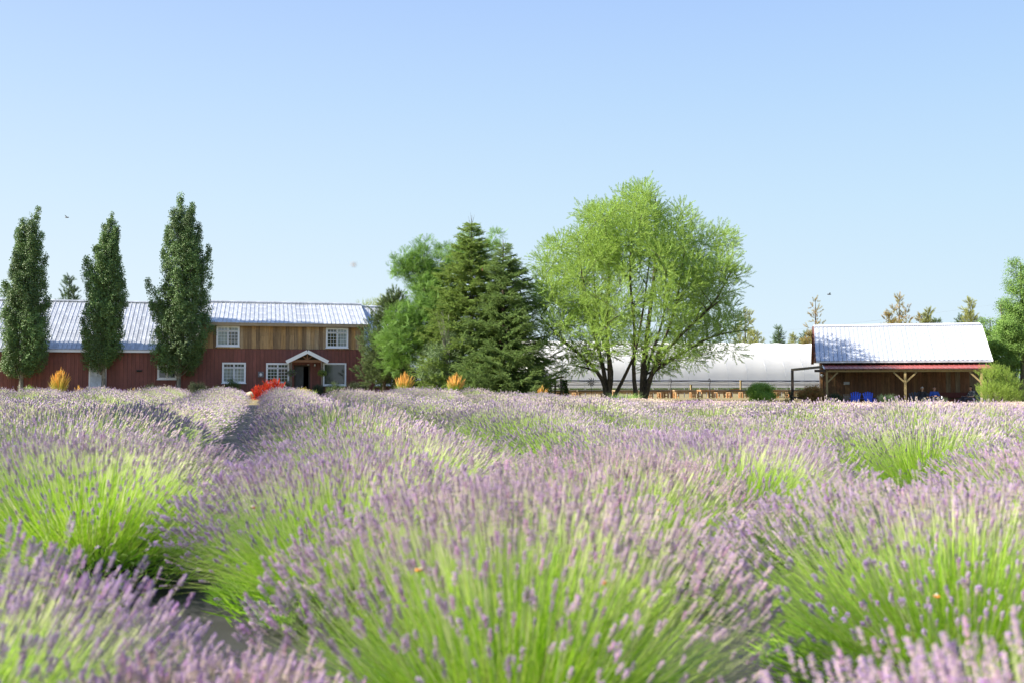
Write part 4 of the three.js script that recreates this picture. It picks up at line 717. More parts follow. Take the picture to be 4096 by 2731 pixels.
  clumpTree('willow_shrub', 'bright yellow green shrub at the right end of the shed', spotAt(3990, 59), [[[0, 0, 0], [-.2, .8, 0], [-.5, 1.8, 0]], [[.1, 0, 0], [.3, 1, .1], [.6, 2.2, .1]]], .05, [[.0, .9, 0, 1.0, .9, .8, 24, .42], [-.2, 1.9, 0, .9, .6, .6, 16, .36], [.8, 1.0, 0, .8, .8, .7, 16, .4]], 190, narrow, leafMat(.30, .42, .07, .45), M.bark, 83, { cat: 'shrub', up: .9, minY: .25, size: [.6, 1] });
  // round green shrub before the greenhouse and its neighbours
  clumpTree('round_shrub', 'round green clipped shrub on a short trunk before the greenhouse', spotAt(3043, 64), [[[0, -.2, 0], [.02, .2, 0], [0, .6, 0]], [[.05, -.2, 0], [-.2, .3, 0], [-.4, .8, 0]]], .06, [[0, .95, 0, .82, .55, .8, 60, .3], [0, .5, 0, .6, .4, .6, 22, .28]], 420, tiny, leafMat(.22, .37, .06, .35, { roughness: .6 }), M.bark, 84, { cat: 'shrub', up: .6, minY: .15, size: [.6, .95] });
  clumpTree('maple_shrub', 'orange bronze shrub left of the shed corner post', spotAt(3248, 66), [[[0, 0, 0], [.05, .5, 0], [-.1, 1.1, 0]], [[.05, 0, 0], [.3, .6, 0], [.4, 1.1, 0]]], .03, [[.05, .75, 0, .75, .6, .5, 34, .28], [-.6, .9, 0, .4, .25, .3, 9, .22]], 330, tiny, leafMat(.34, .17, .05, .35), M.bark, 85, { cat: 'shrub', up: .3, minY: .2, size: [.6, .95], tint: (s, R) => { const g = R(); return g < .25 ? [.5, 1.1, .8] : [.9 + .3 * R(), .8 + .5 * R(), 1]; } });
  clumpTree('red_barberry', 'bright red orange shrub before the barn left of the porch', spotAt(1072, 50.5), [[[0, 0, 0], [.0, .4, 0], [.1, .8, 0]], [[0, 0, 0], [-.25, .3, 0], [-.5, .5, 0]]], .02, [[.1, .72, 0, .42, .40, .34, 26, .14], [-.45, .42, 0, .36, .34, .3, 16, .13], [.52, .66, 0, .2, .34, .26, 12, .12], [0, .3, 0, .6, .25, .4, 14, .16]], 560, [sprigTwig(31, .36, 30, .05, .026, .55)], leafMat(.58, .07, .025, .4), M.darkBark, 86, { cat: 'shrub', up: 1.9, minY: .1, size: [.5, 1.1], tint: (s, R) => { const k = .6 + .7 * R(); return [k, k * (.4 + 1.1 * R()), k]; } }); scene.children[scene.children.length - 1].scale.setScalar(.95);
  const low = (px, d, x, h, lab, m, seed, sp = tiny, dens = 300) => clumpTree('garden_shrub', lab, spotAt(px, d), [[[0, 0, 0], [0, h * .4, 0], [.05, h * .8, 0]]], .025, [[0, h * .5, 0, x, h * .45, x * .8, 22, .26]], dens, sp, m, M.darkBark, seed, { cat: 'shrub', up: .5, minY: .1, size: [.6, .95] });
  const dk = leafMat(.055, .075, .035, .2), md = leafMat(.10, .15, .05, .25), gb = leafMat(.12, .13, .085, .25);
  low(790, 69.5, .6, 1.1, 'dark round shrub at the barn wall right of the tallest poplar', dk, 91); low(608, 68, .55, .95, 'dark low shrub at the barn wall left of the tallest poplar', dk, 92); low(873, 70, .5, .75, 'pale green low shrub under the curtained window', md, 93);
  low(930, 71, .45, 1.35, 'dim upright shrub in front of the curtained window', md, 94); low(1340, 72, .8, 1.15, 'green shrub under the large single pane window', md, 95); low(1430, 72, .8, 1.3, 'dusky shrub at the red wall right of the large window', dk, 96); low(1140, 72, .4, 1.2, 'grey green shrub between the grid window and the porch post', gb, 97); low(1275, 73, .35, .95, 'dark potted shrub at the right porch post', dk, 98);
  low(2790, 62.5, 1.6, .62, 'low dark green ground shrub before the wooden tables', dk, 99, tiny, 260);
  low(115, 66, .14, .75, 'tiny bright green sapling right of the leftmost poplar', leafMat(.25, .38, .06, .4), 100, tiny, 500);
  low(1212, 58, .35, .72, 'low yellow flowering plant before the main door', leafMat(.55, .48, .05, .4), 101, tiny, 300);
  low(3340, 65, .3, .9, 'dark low shrub between corner post and left shed post', dk, 102);
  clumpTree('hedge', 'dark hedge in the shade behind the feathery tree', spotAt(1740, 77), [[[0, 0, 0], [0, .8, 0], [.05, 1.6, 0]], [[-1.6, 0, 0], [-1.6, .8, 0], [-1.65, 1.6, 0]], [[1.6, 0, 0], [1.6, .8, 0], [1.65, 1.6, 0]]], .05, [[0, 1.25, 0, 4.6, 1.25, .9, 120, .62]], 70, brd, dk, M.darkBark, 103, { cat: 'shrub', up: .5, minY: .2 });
  low(1905, 60.5, .9, 2.0, 'green conifer shrub at the foot of the taller spruce', leafMat(.12, .19, .05, .2), 104, tuft, 200);
  // trees behind the photographer, mirrored in the window panes
  [[16, 52, 15, 'tall leafy tree behind the photographer, mirrored in the barn windows'], [25, 58, 12, 'shorter leafy tree behind the photographer, mirrored in the barn windows'], [7, 60, 13, 'leafy tree straight behind the photographer, mirrored in the windows']].forEach(([x, z, h, l], i) => clumpTree('field_tree', l, V(x, 0, z), [[[0, 0, 0], [.1, h * .3, 0], [.1, h * .75, 0]]], .25, [[0, h * .52, 0, 4.6, h * .5, 3, 90, 1.4]], 30, brd, gm, M.bark, 120 + i, { minY: .4, size: [1.2, 2] }));
  // leafy tree outside the frame on the left; its shadow lies across the lavender
  clumpTree('field_tree', 'leafy tree left of the lavender rows beyond the picture edge', V(-20.5, 0, -8.8), [[[0, 0, 0], [.1, 4, 0], [.1, 8, 0]]], .2, [[0, 9.5, 0, 2.0, 6.4, 1.9, 110, 1.0]], 110, brd, gm, M.bark, 110, { minY: 2.5, size: [1, 1.6] });
}
// ---------------------------------------------------------------- grasses and garden things
function grass(name, label, spot, h, r, n, colors, plume, seed, cat = 'ornamental grass', lean = .5) {
  const o = thing(name, label, cat, spot), R = rng(seed), g = new Geo(), pl = new Geo();
  for (let i = 0; i < n; i++) {
    const a = R() * TAU, rr = r * .35 * Math.sqrt(R()), b = V(Math.cos(a) * rr, 0, Math.sin(a) * rr), H = h * (.5 + .5 * R()) * (plume ? .72 : 1), out = lean * r * (.3 + R()), c = colors[Math.floor(R() * colors.length)], k = .8 + .4 * R(), a2 = a + (R() - .5);
    g.color(c[0] * k, c[1] * k, c[2] * k); g.blade(bez(b, V(b.x + Math.cos(a2) * out * .35, H * .75, b.z + Math.sin(a2) * out * .35), V(b.x + Math.cos(a2) * out, H * (plume ? 1 : .92 - .25 * R()), b.z + Math.sin(a2) * out), 4), [.016, .014, .011, .007, 0], V(-Math.sin(a2), 0, Math.cos(a2)));
  }
  part(o, 'blades', g, leafMat(1, 1, 1, .35));
  if (plume) {
    for (let i = 0; i < plume; i++) { const a = R() * TAU, q = R(), lx = Math.cos(a) * r * q * .8 + h * .06, lz = Math.sin(a) * r * q * .6, H = h * (.72 + .28 * R()) * (1 - .22 * q), b = V(lx * .25, .1, lz * .25), t = V(lx, H, lz), m = V(lx * .55, H * .62, lz * .55), k = .8 + .4 * R(); pl.color(.78 * k, .46 * k + .08 * R(), .12 * k); pl.tube([b, m], [.006, .006], 3); const d = V().subVectors(t, m); pl.tube([m, V().copy(m).addScaledVector(d, .3), V().copy(m).addScaledVector(d, .75), t], [.008, .021, .017, .003], 5); }
    part(o, 'plumes', pl, leafMat(1, 1, 1, .35));
  }
  return o;
}
{
  const gold = [[.55, .48, .07], [.62, .50, .10], [.38, .42, .07]];
  const lift = (p, y) => { p.y += y; return p; };
  grass('feather_reed_grass', 'golden plumed grass clump before the barn between first two poplars', spotAt(232, 55), 1.98, .72, 560, gold, 150, 1);
  grass('feather_reed_grass', 'small sparse golden grass right of the big left grass clump', spotAt(308, 58), 1.05, .4, 60, gold, 12, 2);
  grass('feather_reed_grass', 'two thin golden stalks before the wall between door and sliding window', spotAt(528, 59), 1.1, .25, 14, gold, 4, 3);
  grass('feather_reed_grass', 'golden plumed grass clump before the feathery tree', spotAt(1612, 58), 1.82, .8, 560, [[.30, .42, .07], [.22, .36, .05]], 160, 4);
  grass('feather_reed_grass', 'golden plumed grass clump at the foot of the spruces', spotAt(1817, 57), 1.78, .76, 560, [[.28, .42, .07], [.22, .36, .05]], 150, 5);
  grass('feather_reed_grass', 'dry tan grass beside the white greenhouse vestibule', spotAt(2165, 60), 1.1, .5, 110, [[.40, .36, .18]], 26, 6);
  grass('fountain_grass', 'bright green arching grass at the foot of the willow trunks', spotAt(2500, 57), 1.05, 1.35, 900, [[.26, .42, .10], [.34, .48, .16], [.18, .32, .06]], 0, 7, 'ornamental grass', .75);
  grass('fountain_grass', 'grey green grass mound in front of the shed left of its middle post', spotAt(3548, 61.5), 1.15, .62, 1200, [[.10, .17, .075], [.13, .20, .09]], 0, 8, 'ornamental grass', .9);
  grass('feathery_plant', 'pale silver green feathery plant before the wooden tables', spotAt(2805, 60), .78, .85, 500, [[.42, .48, .30], [.34, .42, .22]], 0, 9, 'plant', .9);
  grass('fountain_grass', 'yellow green grass tuft before the main door', spotAt(1245, 56), .86, .5, 260, [[.34, .46, .08]], 0, 10);
  grass('fountain_grass', 'dim grass tuft at the right side of the shed floor', spotAt(3782, 62), 1.0, .25, 90, [[.12, .17, .08]], 0, 12);
  const rk = thing('boulder', 'tan boulder at the edge of the lavender left of the tallest poplar', 'rock', spotAt(648, 56)); part(rk, 'stone', new Geo().lump(V(0, .42, 0), .42, .42, .35, 4, .3, 3), M.rock);
  const rk2 = thing('boulder', 'flat pale stone at the foot of the red shrub', 'rock', spotAt(1000, 54)); part(rk2, 'stone', new Geo().lump(V(0, .42, 0), .26, .16, .22, 6, .3, 3), M.rock);
  // hanging baskets on the porch posts
  const bask = (px, py, label, seed, pc) => {
    const q = bl(px, py, 1.25), o = thing('hanging_basket', label, 'hanging basket', barnPoint(q.x, q.y, 1.32), BARN_TURN), R = rng(seed), g = new Geo();
    part(o, 'basket', new Geo().tube([V(0, -.16, 0), V(0, -.02, 0)], [.1, .2], 10, true), M.darkWood);
    part(o, 'hanger', new Geo().bar(V(0, .55, -.08), V(0, .5, .0), .015, .015).bar(V(0, .52, 0), V(-.18, 0, 0), .01, .01).bar(V(0, .52, 0), V(.18, 0, 0), .01, .01), M.black);
    for (let i = 0; i < 900; i++) { const v = rdir(R), rr = .34 * Math.cbrt(R()), p = V(v.x * rr * 1.05, v.y * rr * .75 - .02, v.z * rr * .8), f = R() < .3; g.color(f ? [pc[0] * (.7 + .6 * R()), pc[1], pc[2]] : [.10 + .08 * R(), .17 + .12 * R(), .04]); const d = rdir(R); d.y += .3; d.normalize(); g.leaf(p, d, perp(d, R), .06, .04); }
    part(o, 'flowers', g, leafMat(1, 1, 1, .3)).userData.kind = 'stuff';
  };
  bask(1166, 1490, 'hanging basket of purple flowers on the left porch post', 1, [.22, .10, .30]); bask(1288, 1490, 'hanging basket of yellow green foliage on the right porch post', 2, [.34, .40, .06]);
  const op = thing('yard_plaque', 'small oval plaque on a stake beside the red shrub', 'sign', spotAt(1130, 62)); part(op, 'plaque', new Geo().tube([V(0, .92, -.015), V(0, .92, .015)], [.12, .12], 16, true), M.greyWood); op.children[0].scale.x = 1.35; part(op, 'stake', new Geo().box(-.015, .015, 0, .84, -.015, .015), M.darkSteel);
  // rustic ladder, log arch, spinner, driftwood
  const sp = (px, d) => spotAt(px, d);
  const ld = thing('step_ladder', 'old wooden step ladder standing by the log arch', 'ladder', sp(2236, 70)), lh = 1.92;
  for (const s of [-1, 1]) { part(ld, 'side_rail', new Geo().bar(V(.27 * s, 0, .1), V(.2 * s, lh, -.1), .06, .03), M.oldLumber); part(ld, 'rear_leg', new Geo().bar(V(.3 * s, 0, -.75), V(.19 * s, lh - .03, -.14), .04, .03), M.oldLumber); }
  for (let i = 1; i <= 5; i++) { const t = i / 6; part(ld, 'step', new Geo().box(-mix(.26, .2, t), mix(.26, .2, t), lh * t - .015, lh * t + .015, .1 - .2 * t - .08, .1 - .2 * t + .08), M.oldLumber); }
  part(ld, 'top_cap', new Geo().box(-.27, .27, lh, lh + .045, -.24, .02), M.oldLumber);
  const ar = thing('log_arch', 'rustic arch of weathered posts carrying a crooked log', 'arch', sp(2212, 68.5));
  for (const [x, h, z] of [[-.42, 1.3, 0], [-.15, 1.35, -.5], [.12, 1.42, .1], [.55, 1.5, -.4]]) part(ar, 'post', new Geo().tube([V(x, 0, z), V(x + .03, h * .5, z), V(x, h, z)], [.07, .06, .055], 7), M.oldLumber);
  part(ar, 'log', new Geo().tube([V(-.55, 1.34, .05), V(-.1, 1.38, .02), V(.3, 1.55, 0), V(.75, 1.62, -.1)], [.1, .09, .08, .06], 8, true), M.greyWood);
  for (const y of [.45, .95]) part(ar, 'rail', new Geo().tube([V(-.5, y, .02), V(.7, y + .06, -.02)], [.035, .03], 6, true), M.oldLumber);
  const vn = thing('climbing_vine', 'dark green vine climbing at the right of the step ladder', 'plant', sp(2263, 68)); { const R = rng(6), g = new Geo(), st = new Geo(); st.tube([V(0, 0, 0), V(.06, .6, 0), V(-.08, 1.3, 0)], [.03, .025, .015], 5); for (let i = 0; i < 900; i++) { const y = R() * 1.45, d = rdir(R); g.color(.05 + .06 * R(), .10 + .09 * R(), .03).leaf(V((R() - .5) * .34 + .06 * Math.sin(y * 4), y, (R() - .5) * .3), d, perp(d, R), .09, .07); } part(vn, 'stem', st, M.darkBark); part(vn, 'leaves', g, leafMat(1, 1, 1, .3)).userData.kind = 'stuff'; }
  const ws = thing('wind_spinner', 'black metal wind spinner with curved blades left of the willow trunk', 'wind spinner', sp(2366, 69)); part(ws, 'pole', new Geo().tube([V(0, 0, 0), V(0, 1.42, 0)], .014, 6), M.black);
  for (let i = 0; i < 11; i++) { const a = i / 11 * TAU, c = Math.cos(a), s = Math.sin(a), q = (r, k) => V(c * r - s * k, 1.42 + s * r + c * k, .02); part(ws, 'blade', new Geo().tube([q(.03, 0), q(.14, .03), q(.24, .10), q(.29, .19)], [.008, .03, .026, .004], 5), M.black); }
  const dw = thing('driftwood', 'crooked driftwood piece standing at the edge of the lavender', 'driftwood', sp(2130, 62)); part(dw, 'branch', new Geo().tube([V(-.5, .55, 0), V(-.2, .78, .05), V(.1, .66, 0), V(.25, .55, 0)], [.04, .06, .05, .03], 6).tube([V(.25, .5, 0), V(.33, .75, 0), V(.36, .98, 0)], [.05, .035, .02], 6), M.bark);
  const tv = thing('twisted_vine', 'bare twisted vine on the timber frame post', 'plant', shedPoint(3168, -.9)); { const g = new Geo(), R = rng(2); for (let i = 0; i < 9; i++) { const a = (R() - .5) * 1.2; g.tube(bez(V(.04, 0, 0), V(-.1 + a * .2, .8, .1), V(-.45 * R() + .1, 1.1 + R() * .6, .1), 5), [.03, .026, .02, .015, .01, .005], 4); } part(tv, 'stem', g, M.darkBark); const lf = new Geo(); for (let i = 0; i < 420; i++) { const d = rdir(R); lf.color(.06, .09 + .05 * R(), .04).leaf(V(-.25 + (R() - .5) * .5, .15 + R() * .85, (R() - .5) * .3), d, perp(d, R), .07, .05); } part(tv, 'leaves', lf, leafMat(1, 1, 1, .3)); }
  const pb = thing('plant_bed', 'low dark edged planting bed before the shed corner', 'planter', shedPoint(3205, .4), SHED_TURN); part(pb, 'edging', new Geo().bar(V(-.5, .62, 0), V(.55, .5, 0), .12, .5, V(0, 0, 1)), M.darkWood);
  // thin overhead wire beyond the greenhouse
  const wi = thing('power_line', 'thin overhead wire crossing the sky behind shed and greenhouse', 'wire'); { const a = at(2900, 1345, 150), b = at(4200, 1185, 150), m = V().addVectors(a, b).multiplyScalar(.5); m.y -= .9; part(wi, 'cable', new Geo().tube(bez(a, m, b, 14), .006, 4), M.steel); }
}
// adirondack chairs
function adirondack(mat, label, p, turn, group) {
  const c = thing('adirondack_chair', label, 'chair', p, turn, group);
  for (let i = 0; i < 5; i++) { const a = (i - 2) * .1, x = (i - 2) * .105, top = .98 - .03 * Math.abs(i - 2) ** 1.5; part(c, 'back_slat', new Geo().bar(V(x, .3, -.2), V(x + Math.sin(a) * .62, top, -.5), .1, .02, V(0, 0, 1)), mat); }
  for (let i = 0; i < 5; i++) part(c, 'seat_slat', new Geo().box(-.27, .27, .36 - i * .022, .38 - i * .022, .33 - i * .12, .43 - i * .12), mat);
  part(c, 'back_rail', new Geo().box(-.33, .33, .62, .7, -.4, -.37), mat);
  for (const s of [-1, 1]) { part(c, 'arm', new Geo().bar(V(s * .36, .56, .45), V(s * .34, .54, -.4), .13, .022, V(0, 1, 0)), mat); part(c, 'front_leg', new Geo().box(s * .3 - .02, s * .3 + .02, 0, .55, .32, .42), mat); part(c, 'rear_leg', new Geo().bar(V(s * .28, .36, .4), V(s * .28, .02, -.5), .03, .1, V(1, 0, 0)), mat); }
  return c;
}
{
  const blue = adirondack(M.blue, 'left one of two bright blue slatted chairs before the shed', shedPoint(3423, -.2), SHED_TURN - .1, 'blue chairs before the shed'); blue.scale.set(.86, 1.02, .95);
  copyThing(blue, shedPoint(3477, -.2), SHED_TURN + .08, 'right one of two bright blue slatted chairs, beside the grass mound');
  const sl = adirondack(M.slate, 'slate grey slatted chair of the person in the cap', shedPoint(3690, -1.0), SHED_TURN - .15, 'slate grey chairs in the shed');
  copyThing(sl, shedPoint(3742, -1.0), SHED_TURN + .05, 'slate grey slatted chair of the person in the blue top');
  copyThing(sl, shedPoint(3665, -1.3), SHED_TURN, 'slate grey chair left behind the person in the cap');
  copyThing(sl, shedPoint(3875, -1.6), SHED_TURN - 1.3, 'slate grey chair of the person with long dark hair');
  copyThing(sl, shedPoint(3925, -.9), SHED_TURN - .4, 'slate grey chair at the right post of the shed');
  const cr = thing('slatted_crate', 'grey slatted crate left of the blue chairs', 'crate', shedPoint(3392, -.9), SHED_TURN); for (let i = 0; i < 6; i++) part(cr, 'slat', new Geo().box(-.28, .28, .1 + i * .11, .19 + i * .11, .22, .245), M.greyWood); for (const x of [-.27, .25]) part(cr, 'upright', new Geo().box(x, x + .03, 0, .78, -.22, .219), M.greyWood); part(cr, 'lid', new Geo().box(-.3, .3, .78, .81, -.25, .26), M.greyWood);
  const tb = thing('side_table', 'small table between the two blue chairs', 'table', shedPoint(3449, -1.0), SHED_TURN); part(tb, 'tabletop', new Geo().box(-.3, .3, .8, .84, -.25, .25), M.greyWood); for (const x of [-.26, .26]) for (const z of [-.2, .2]) part(tb, 'leg', new Geo().box(x - .02, x + .02, 0, .8, z - .02, z + .02), M.greyWood);
  const bn = thing('shed_bench', 'dark red bench along the shed wall behind the seated people', 'bench', shedPoint(3835, -2.2), SHED_TURN); part(bn, 'seat', new Geo().box(-1.6, 1.6, .42, .47, -.2, .25), M.redRoof[0]); part(bn, 'backrest', new Geo().box(-1.6, 1.6, .6, .95, -.24, -.2), std(.10, .03, .028)); for (const x of [-1.5, 0, 1.5]) part(bn, 'leg', new Geo().box(x - .03, x + .03, 0, .42, -.18, .2), M.darkWood);
  const cup = thing('drink_cup', 'white cup on the arm of the chair of the person in blue', 'cup', shedPoint(3769, -.75, .575), SHED_TURN); part(cup, 'cup_body', new Geo().tube([V(0, 0, 0), V(0, .13, 0)], [.032, .045], 10, true), M.white); part(cup, 'lid', new Geo().tube([V(0, .13, 0), V(0, .145, 0)], [.048, .044], 10, true), M.greyWhite);
}
// ---------------------------------------------------------------- seated people
function field(caps, cell, k = .03) {   // tapered capsules [a, b, ra, rb] joined smoothly
  const lo = V(1e9, 1e9, 1e9), hi = V(-1e9, -1e9, -1e9);
  for (const [a, b, ra, rb] of caps) for (const [p, r] of [[a, ra], [b, rb]]) { lo.min(V(p[0] - r, p[1] - r, p[2] - r)); hi.max(V(p[0] + r, p[1] + r, p[2] + r)); }
  const c = V().addVectors(lo, hi).multiplyScalar(.5), half = Math.max(hi.x - lo.x, hi.y - lo.y, hi.z - lo.z) / 2 + 4 * cell, n = Math.min(110, Math.ceil(2 * half / cell)), mc = new MarchingCubes(n, M.dark, false, false, 400000);
  mc.isolation = 0;
  const B = caps.map(([a, b, ra, rb]) => { const d = [b[0] - a[0], b[1] - a[1], b[2] - a[2]]; return [a, d, d[0] * d[0] + d[1] * d[1] + d[2] * d[2] + 1e-9, ra, rb]; });
  for (let z = 0; z < n; z++) for (let y = 0; y < n; y++) for (let x = 0; x < n; x++) {
    const px = c.x + (x - n / 2) / (n / 2) * half, py = c.y + (y - n / 2) / (n / 2) * half, pz = c.z + (z - n / 2) / (n / 2) * half; let d = 1e9;
    for (const [a, e, l2, ra, rb] of B) { const qx = px - a[0], qy = py - a[1], qz = pz - a[2], t = clamp((qx * e[0] + qy * e[1] + qz * e[2]) / l2, 0, 1), s = Math.hypot(qx - e[0] * t, qy - e[1] * t, qz - e[2] * t) - mix(ra, rb, t); if (d > 5) d = s; else { const h = clamp(.5 + .5 * (d - s) / k, 0, 1); d = mix(d, s, h) - k * h * (1 - h); } }
    mc.field[z * n * n + y * n + x] = -d;
  }
  mc.update();
  const g = new THREE.BufferGeometry(), N = mc.count ?? mc.geometry.drawRange.count, p = new Float32Array(mc.positionArray.subarray(0, N * 3)), m = new Float32Array(mc.normalArray.subarray(0, N * 3));
  for (let i = 0; i < N; i++) { p[i * 3] = p[i * 3] * half + c.x; p[i * 3 + 1] = p[i * 3 + 1] * half + c.y; p[i * 3 + 2] = p[i * 3 + 2] * half + c.z; }
  const uv = new Float32Array(N * 2); for (let i = 0; i < N; i++) { uv[i * 2] = p[i * 3] + p[i * 3 + 2]; uv[i * 2 + 1] = p[i * 3 + 1]; }
  g.setAttribute('position', new THREE.BufferAttribute(p, 3)); g.setAttribute('normal', new THREE.BufferAttribute(m, 3)); g.setAttribute('uv', new THREE.BufferAttribute(uv, 2)); return g;
}
function mergeG(list) { const g = new THREE.BufferGeometry(); for (const k of ['position', 'normal']) { const n = list.reduce((s, x) => s + x.attributes[k].array.length, 0), a = new Float32Array(n); let o = 0; for (const x of list) { a.set(x.attributes[k].array, o); o += x.attributes[k].array.length; } g.setAttribute(k, new THREE.BufferAttribute(a, 3)); } return g; }
function seated(label, p, turn, skin, shirt, trousers, hair, opt = {}) {
  const o = thing('person', label, 'person', p, turn), ht = opt.tilt ?? 0;
  const N = [0, .96, -.27], HD = [opt.hx ?? 0, 1.13, -.24 + ht];
  const sh = (s) => [s * .19, .88, -.27], el = (s) => [s * .31, .60, -.12], wr = (s) => opt.hold ? [s * .09, .66, .12] : [s * .33, .60, .14], hip = (s) => [s * .09, .42, -.12], kn = (s) => [s * .13, .52, .33], an = (s) => [s * .13, .09, .48], toe = (s) => [s * .14, .05, .68];
  const body = [[[0, .44, -.14], [0, .66, -.22], .13, .115], [[0, .66, -.22], [0, .86, -.28], .125, .12], [N, [HD[0] * .7, 1.03, -.25 + ht * .6], .055, .052]];
  for (const s of [-1, 1]) body.push([[s * .06, .86, -.28], sh(s), .08, .065], [sh(s), el(s), .052, .042], [el(s), wr(s), .04, .027], [hip(s), kn(s), .088, .06], [kn(s), an(s), .058, .036], [an(s), toe(s), .04, .032]);
  const [hx, hy, hz] = HD, head = [[[hx, hy + .03, hz - .012], [hx, hy + .035, hz - .005], .094, .094], [[hx, hy - .06, hz + .03], [hx, hy - .02, hz + .02], .058, .07], [[hx, hy + .0, hz + .092], [hx, hy - .025, hz + .108], .011, .016], [[hx - .09, hy - .01, hz], [hx - .092, hy + .03, hz - .005], .014, .018], [[hx + .09, hy - .01, hz], [hx + .092, hy + .03, hz - .005], .014, .018], [[hx - .022, hy - .062, hz + .082], [hx + .022, hy - .062, hz + .082], .008, .008], [[hx, hy - .09, hz + .0], [hx, hy - .15, hz - .02], .05, .055]];
  const hands = [];
  for (const s of [-1, 1]) { const w = wr(s), e = el(s), d = V(w[0] - e[0], w[1] - e[1], w[2] - e[2]).normalize(), sd = V(d.z, 0, -d.x).normalize(), dn = V(0, -1, 0), q = (f, l, u) => { const v = V(...w).addScaledVector(d, f).addScaledVector(sd, l).addScaledVector(dn, u); return [v.x, v.y, v.z]; }, caps = [[w, q(.08, 0, 0), .027, .03], [q(.03, -.018, 0), q(.085, -.026, 0), .018, .014], [q(.03, .018, 0), q(.085, .026, 0), .018, .014]]; [[-.03, .062], [-.01, .072], [.01, .068], [.03, .05]].forEach(([l, L]) => caps.push([q(.085, l, 0), q(.085 + L * .55, l * 1.15, .012), .0095, .0085], [q(.085 + L * .55, l * 1.15, .012), q(.085 + L * .8, l * 1.15, .04), .0085, .007])); caps.push([q(.02, -s * .025, .005), q(.05, -s * .055, .012), .013, .01], [q(.05, -s * .055, .012), q(.08, -s * .055, .022), .01, .008]); hands.push(field(caps, .0038, .006)); }
  part(o, 'body', mergeG([field(body, .014, .04), field(head, .0042, .014), ...hands]), std(...skin, { roughness: .6 }));
  const grow = (c, d) => c.map(([a, b, ra, rb]) => [a, b, ra + d, rb + d]);
  const top = body.filter((_, i) => i < 2); for (const s of [-1, 1]) top.push([[s * .06, .86, -.28], sh(s), .08, .065], [sh(s), [mix(sh(s)[0], el(s)[0], .75), mix(sh(s)[1], el(s)[1], .75), mix(sh(s)[2], el(s)[2], .75)], .056, .05]);
  part(o, 'shirt', field(grow(top, .014), .013, .045), shirt);
  const leg = [[[0, .44, -.14], [0, .5, -.16], .13, .12]]; for (const s of [-1, 1]) leg.push([hip(s), kn(s), .09, .064], [kn(s), [an(s)[0], .16, .46], .062, .045]);
  part(o, 'trousers', field(grow(leg, .014), .014, .04), trousers);
  const sho = []; for (const s of [-1, 1]) sho.push([an(s), toe(s), .045, .04]); part(o, 'shoes', field(grow(sho, .008), .013, .02), M.black);
  const hr = opt.cap ? [[[hx, hy + .055, hz - .015], [hx, hy + .06, hz - .005], .095, .092], [[hx - .04, hy + .05, hz + .11], [hx + .04, hy + .05, hz + .11], .018, .018]] : [[[hx, hy + .05, hz - .03], [hx, hy + .055, hz - .02], .1, .098], [[hx, hy - .01, hz - .07], [hx, hy + .03, hz - .05], .075, .08]];
  if (opt.long) hr.push([[hx, hy - .02, hz - .09], [hx + .03, hy - .3, hz - .09], .07, .045], [[hx - .07, hy, hz - .03], [hx - .08, hy - .14, hz - .05], .035, .03], [[hx + .07, hy, hz - .03], [hx + .08, hy - .14, hz - .05], .035, .03]);
  part(o, opt.cap ? 'cap' : 'hair', field(hr, .006, .02), hair);
  const ey = new Geo(); for (const s of [-1, 1]) ey.lump(V(hx + s * .034, hy + .018, hz + .085), .012, .009, .006, 1, 0, 1); part(o, 'eyes', ey, M.dark);
  return o;
}
{
  const cam = (p) => Math.atan2(-p.x, -p.z);
  const a = shedPoint(3690, -.82), b = shedPoint(3742, -.82), c = shedPoint(3875, -1.45);
  a.y += .06; b.y += .06; c.y += .1;
  seated('person in dark top and grey cap sitting left in the shed', a, SHED_TURN - .15, [.42, .26, .18], std(.035, .035, .04), std(.05, .05, .06), std(.45, .44, .42), { cap: true, tilt: .03 });
  seated('person in bright blue top with folded hands sitting in the shed', b, SHED_TURN + .05, [.36, .21, .15], std(.03, .09, .42), std(.12, .11, .10), std(.05, .03, .025), { hold: true });
  seated('person with long dark hair and patterned shirt sitting at right in the shed', c, SHED_TURN - 1.1, [.40, .25, .18], std(.42, .46, .52, { map: tex(128, (u, v) => { const k = fbm(u, v, 10, 91); return k > .52 ? .12 : k > .45 ? .5 : 1; }, 6, 6) }), std(.03, .035, .06), std(.018, .014, .013), { long: true, tilt: .05 });
}
// ---------------------------------------------------------------- lavender
const LM = {
  spike: leafMat(1, 1, 1, .22, { roughness: .95 }), stem: leafMat(1, 1, 1, .45, { roughness: .9 }), leaf: leafMat(1, 1, 1, .48, { roughness: .9 }),
};
LM.spikes = [[1, 1, 1], [1.02, .97, .99], [.97, .94, 1.0], [1.05, 1.04, .94]].map((c) => leafMat(...c, .22, { roughness: .95 }));
const HEADS = { // calyx shades, petal shades
  mauve: [[[.46, .37, .42], [.50, .41, .43], [.38, .30, .40], [.50, .44, .36], [.30, .22, .37]], [[.33, .21, .55], [.42, .29, .60], [.25, .15, .46]]],
  near: [[[.50, .40, .46], [.56, .46, .49], [.42, .32, .44], [.54, .46, .39], [.37, .27, .44]], [[.40, .27, .60], [.48, .34, .64], [.33, .21, .54]]],
  pale: [[[.70, .52, .50], [.74, .58, .52], [.66, .47, .50], [.72, .60, .48]], [[.74, .56, .60], [.62, .42, .58]]],
  magenta: [[[.44, .28, .47], [.50, .33, .49], [.38, .24, .46]], [[.44, .22, .52], [.38, .20, .55]]],
};
const jit = (c, R, a = .15) => { const k = 1 - a + 2 * a * R(); return [c[0] * k, c[1] * k, c[2] * k]; };
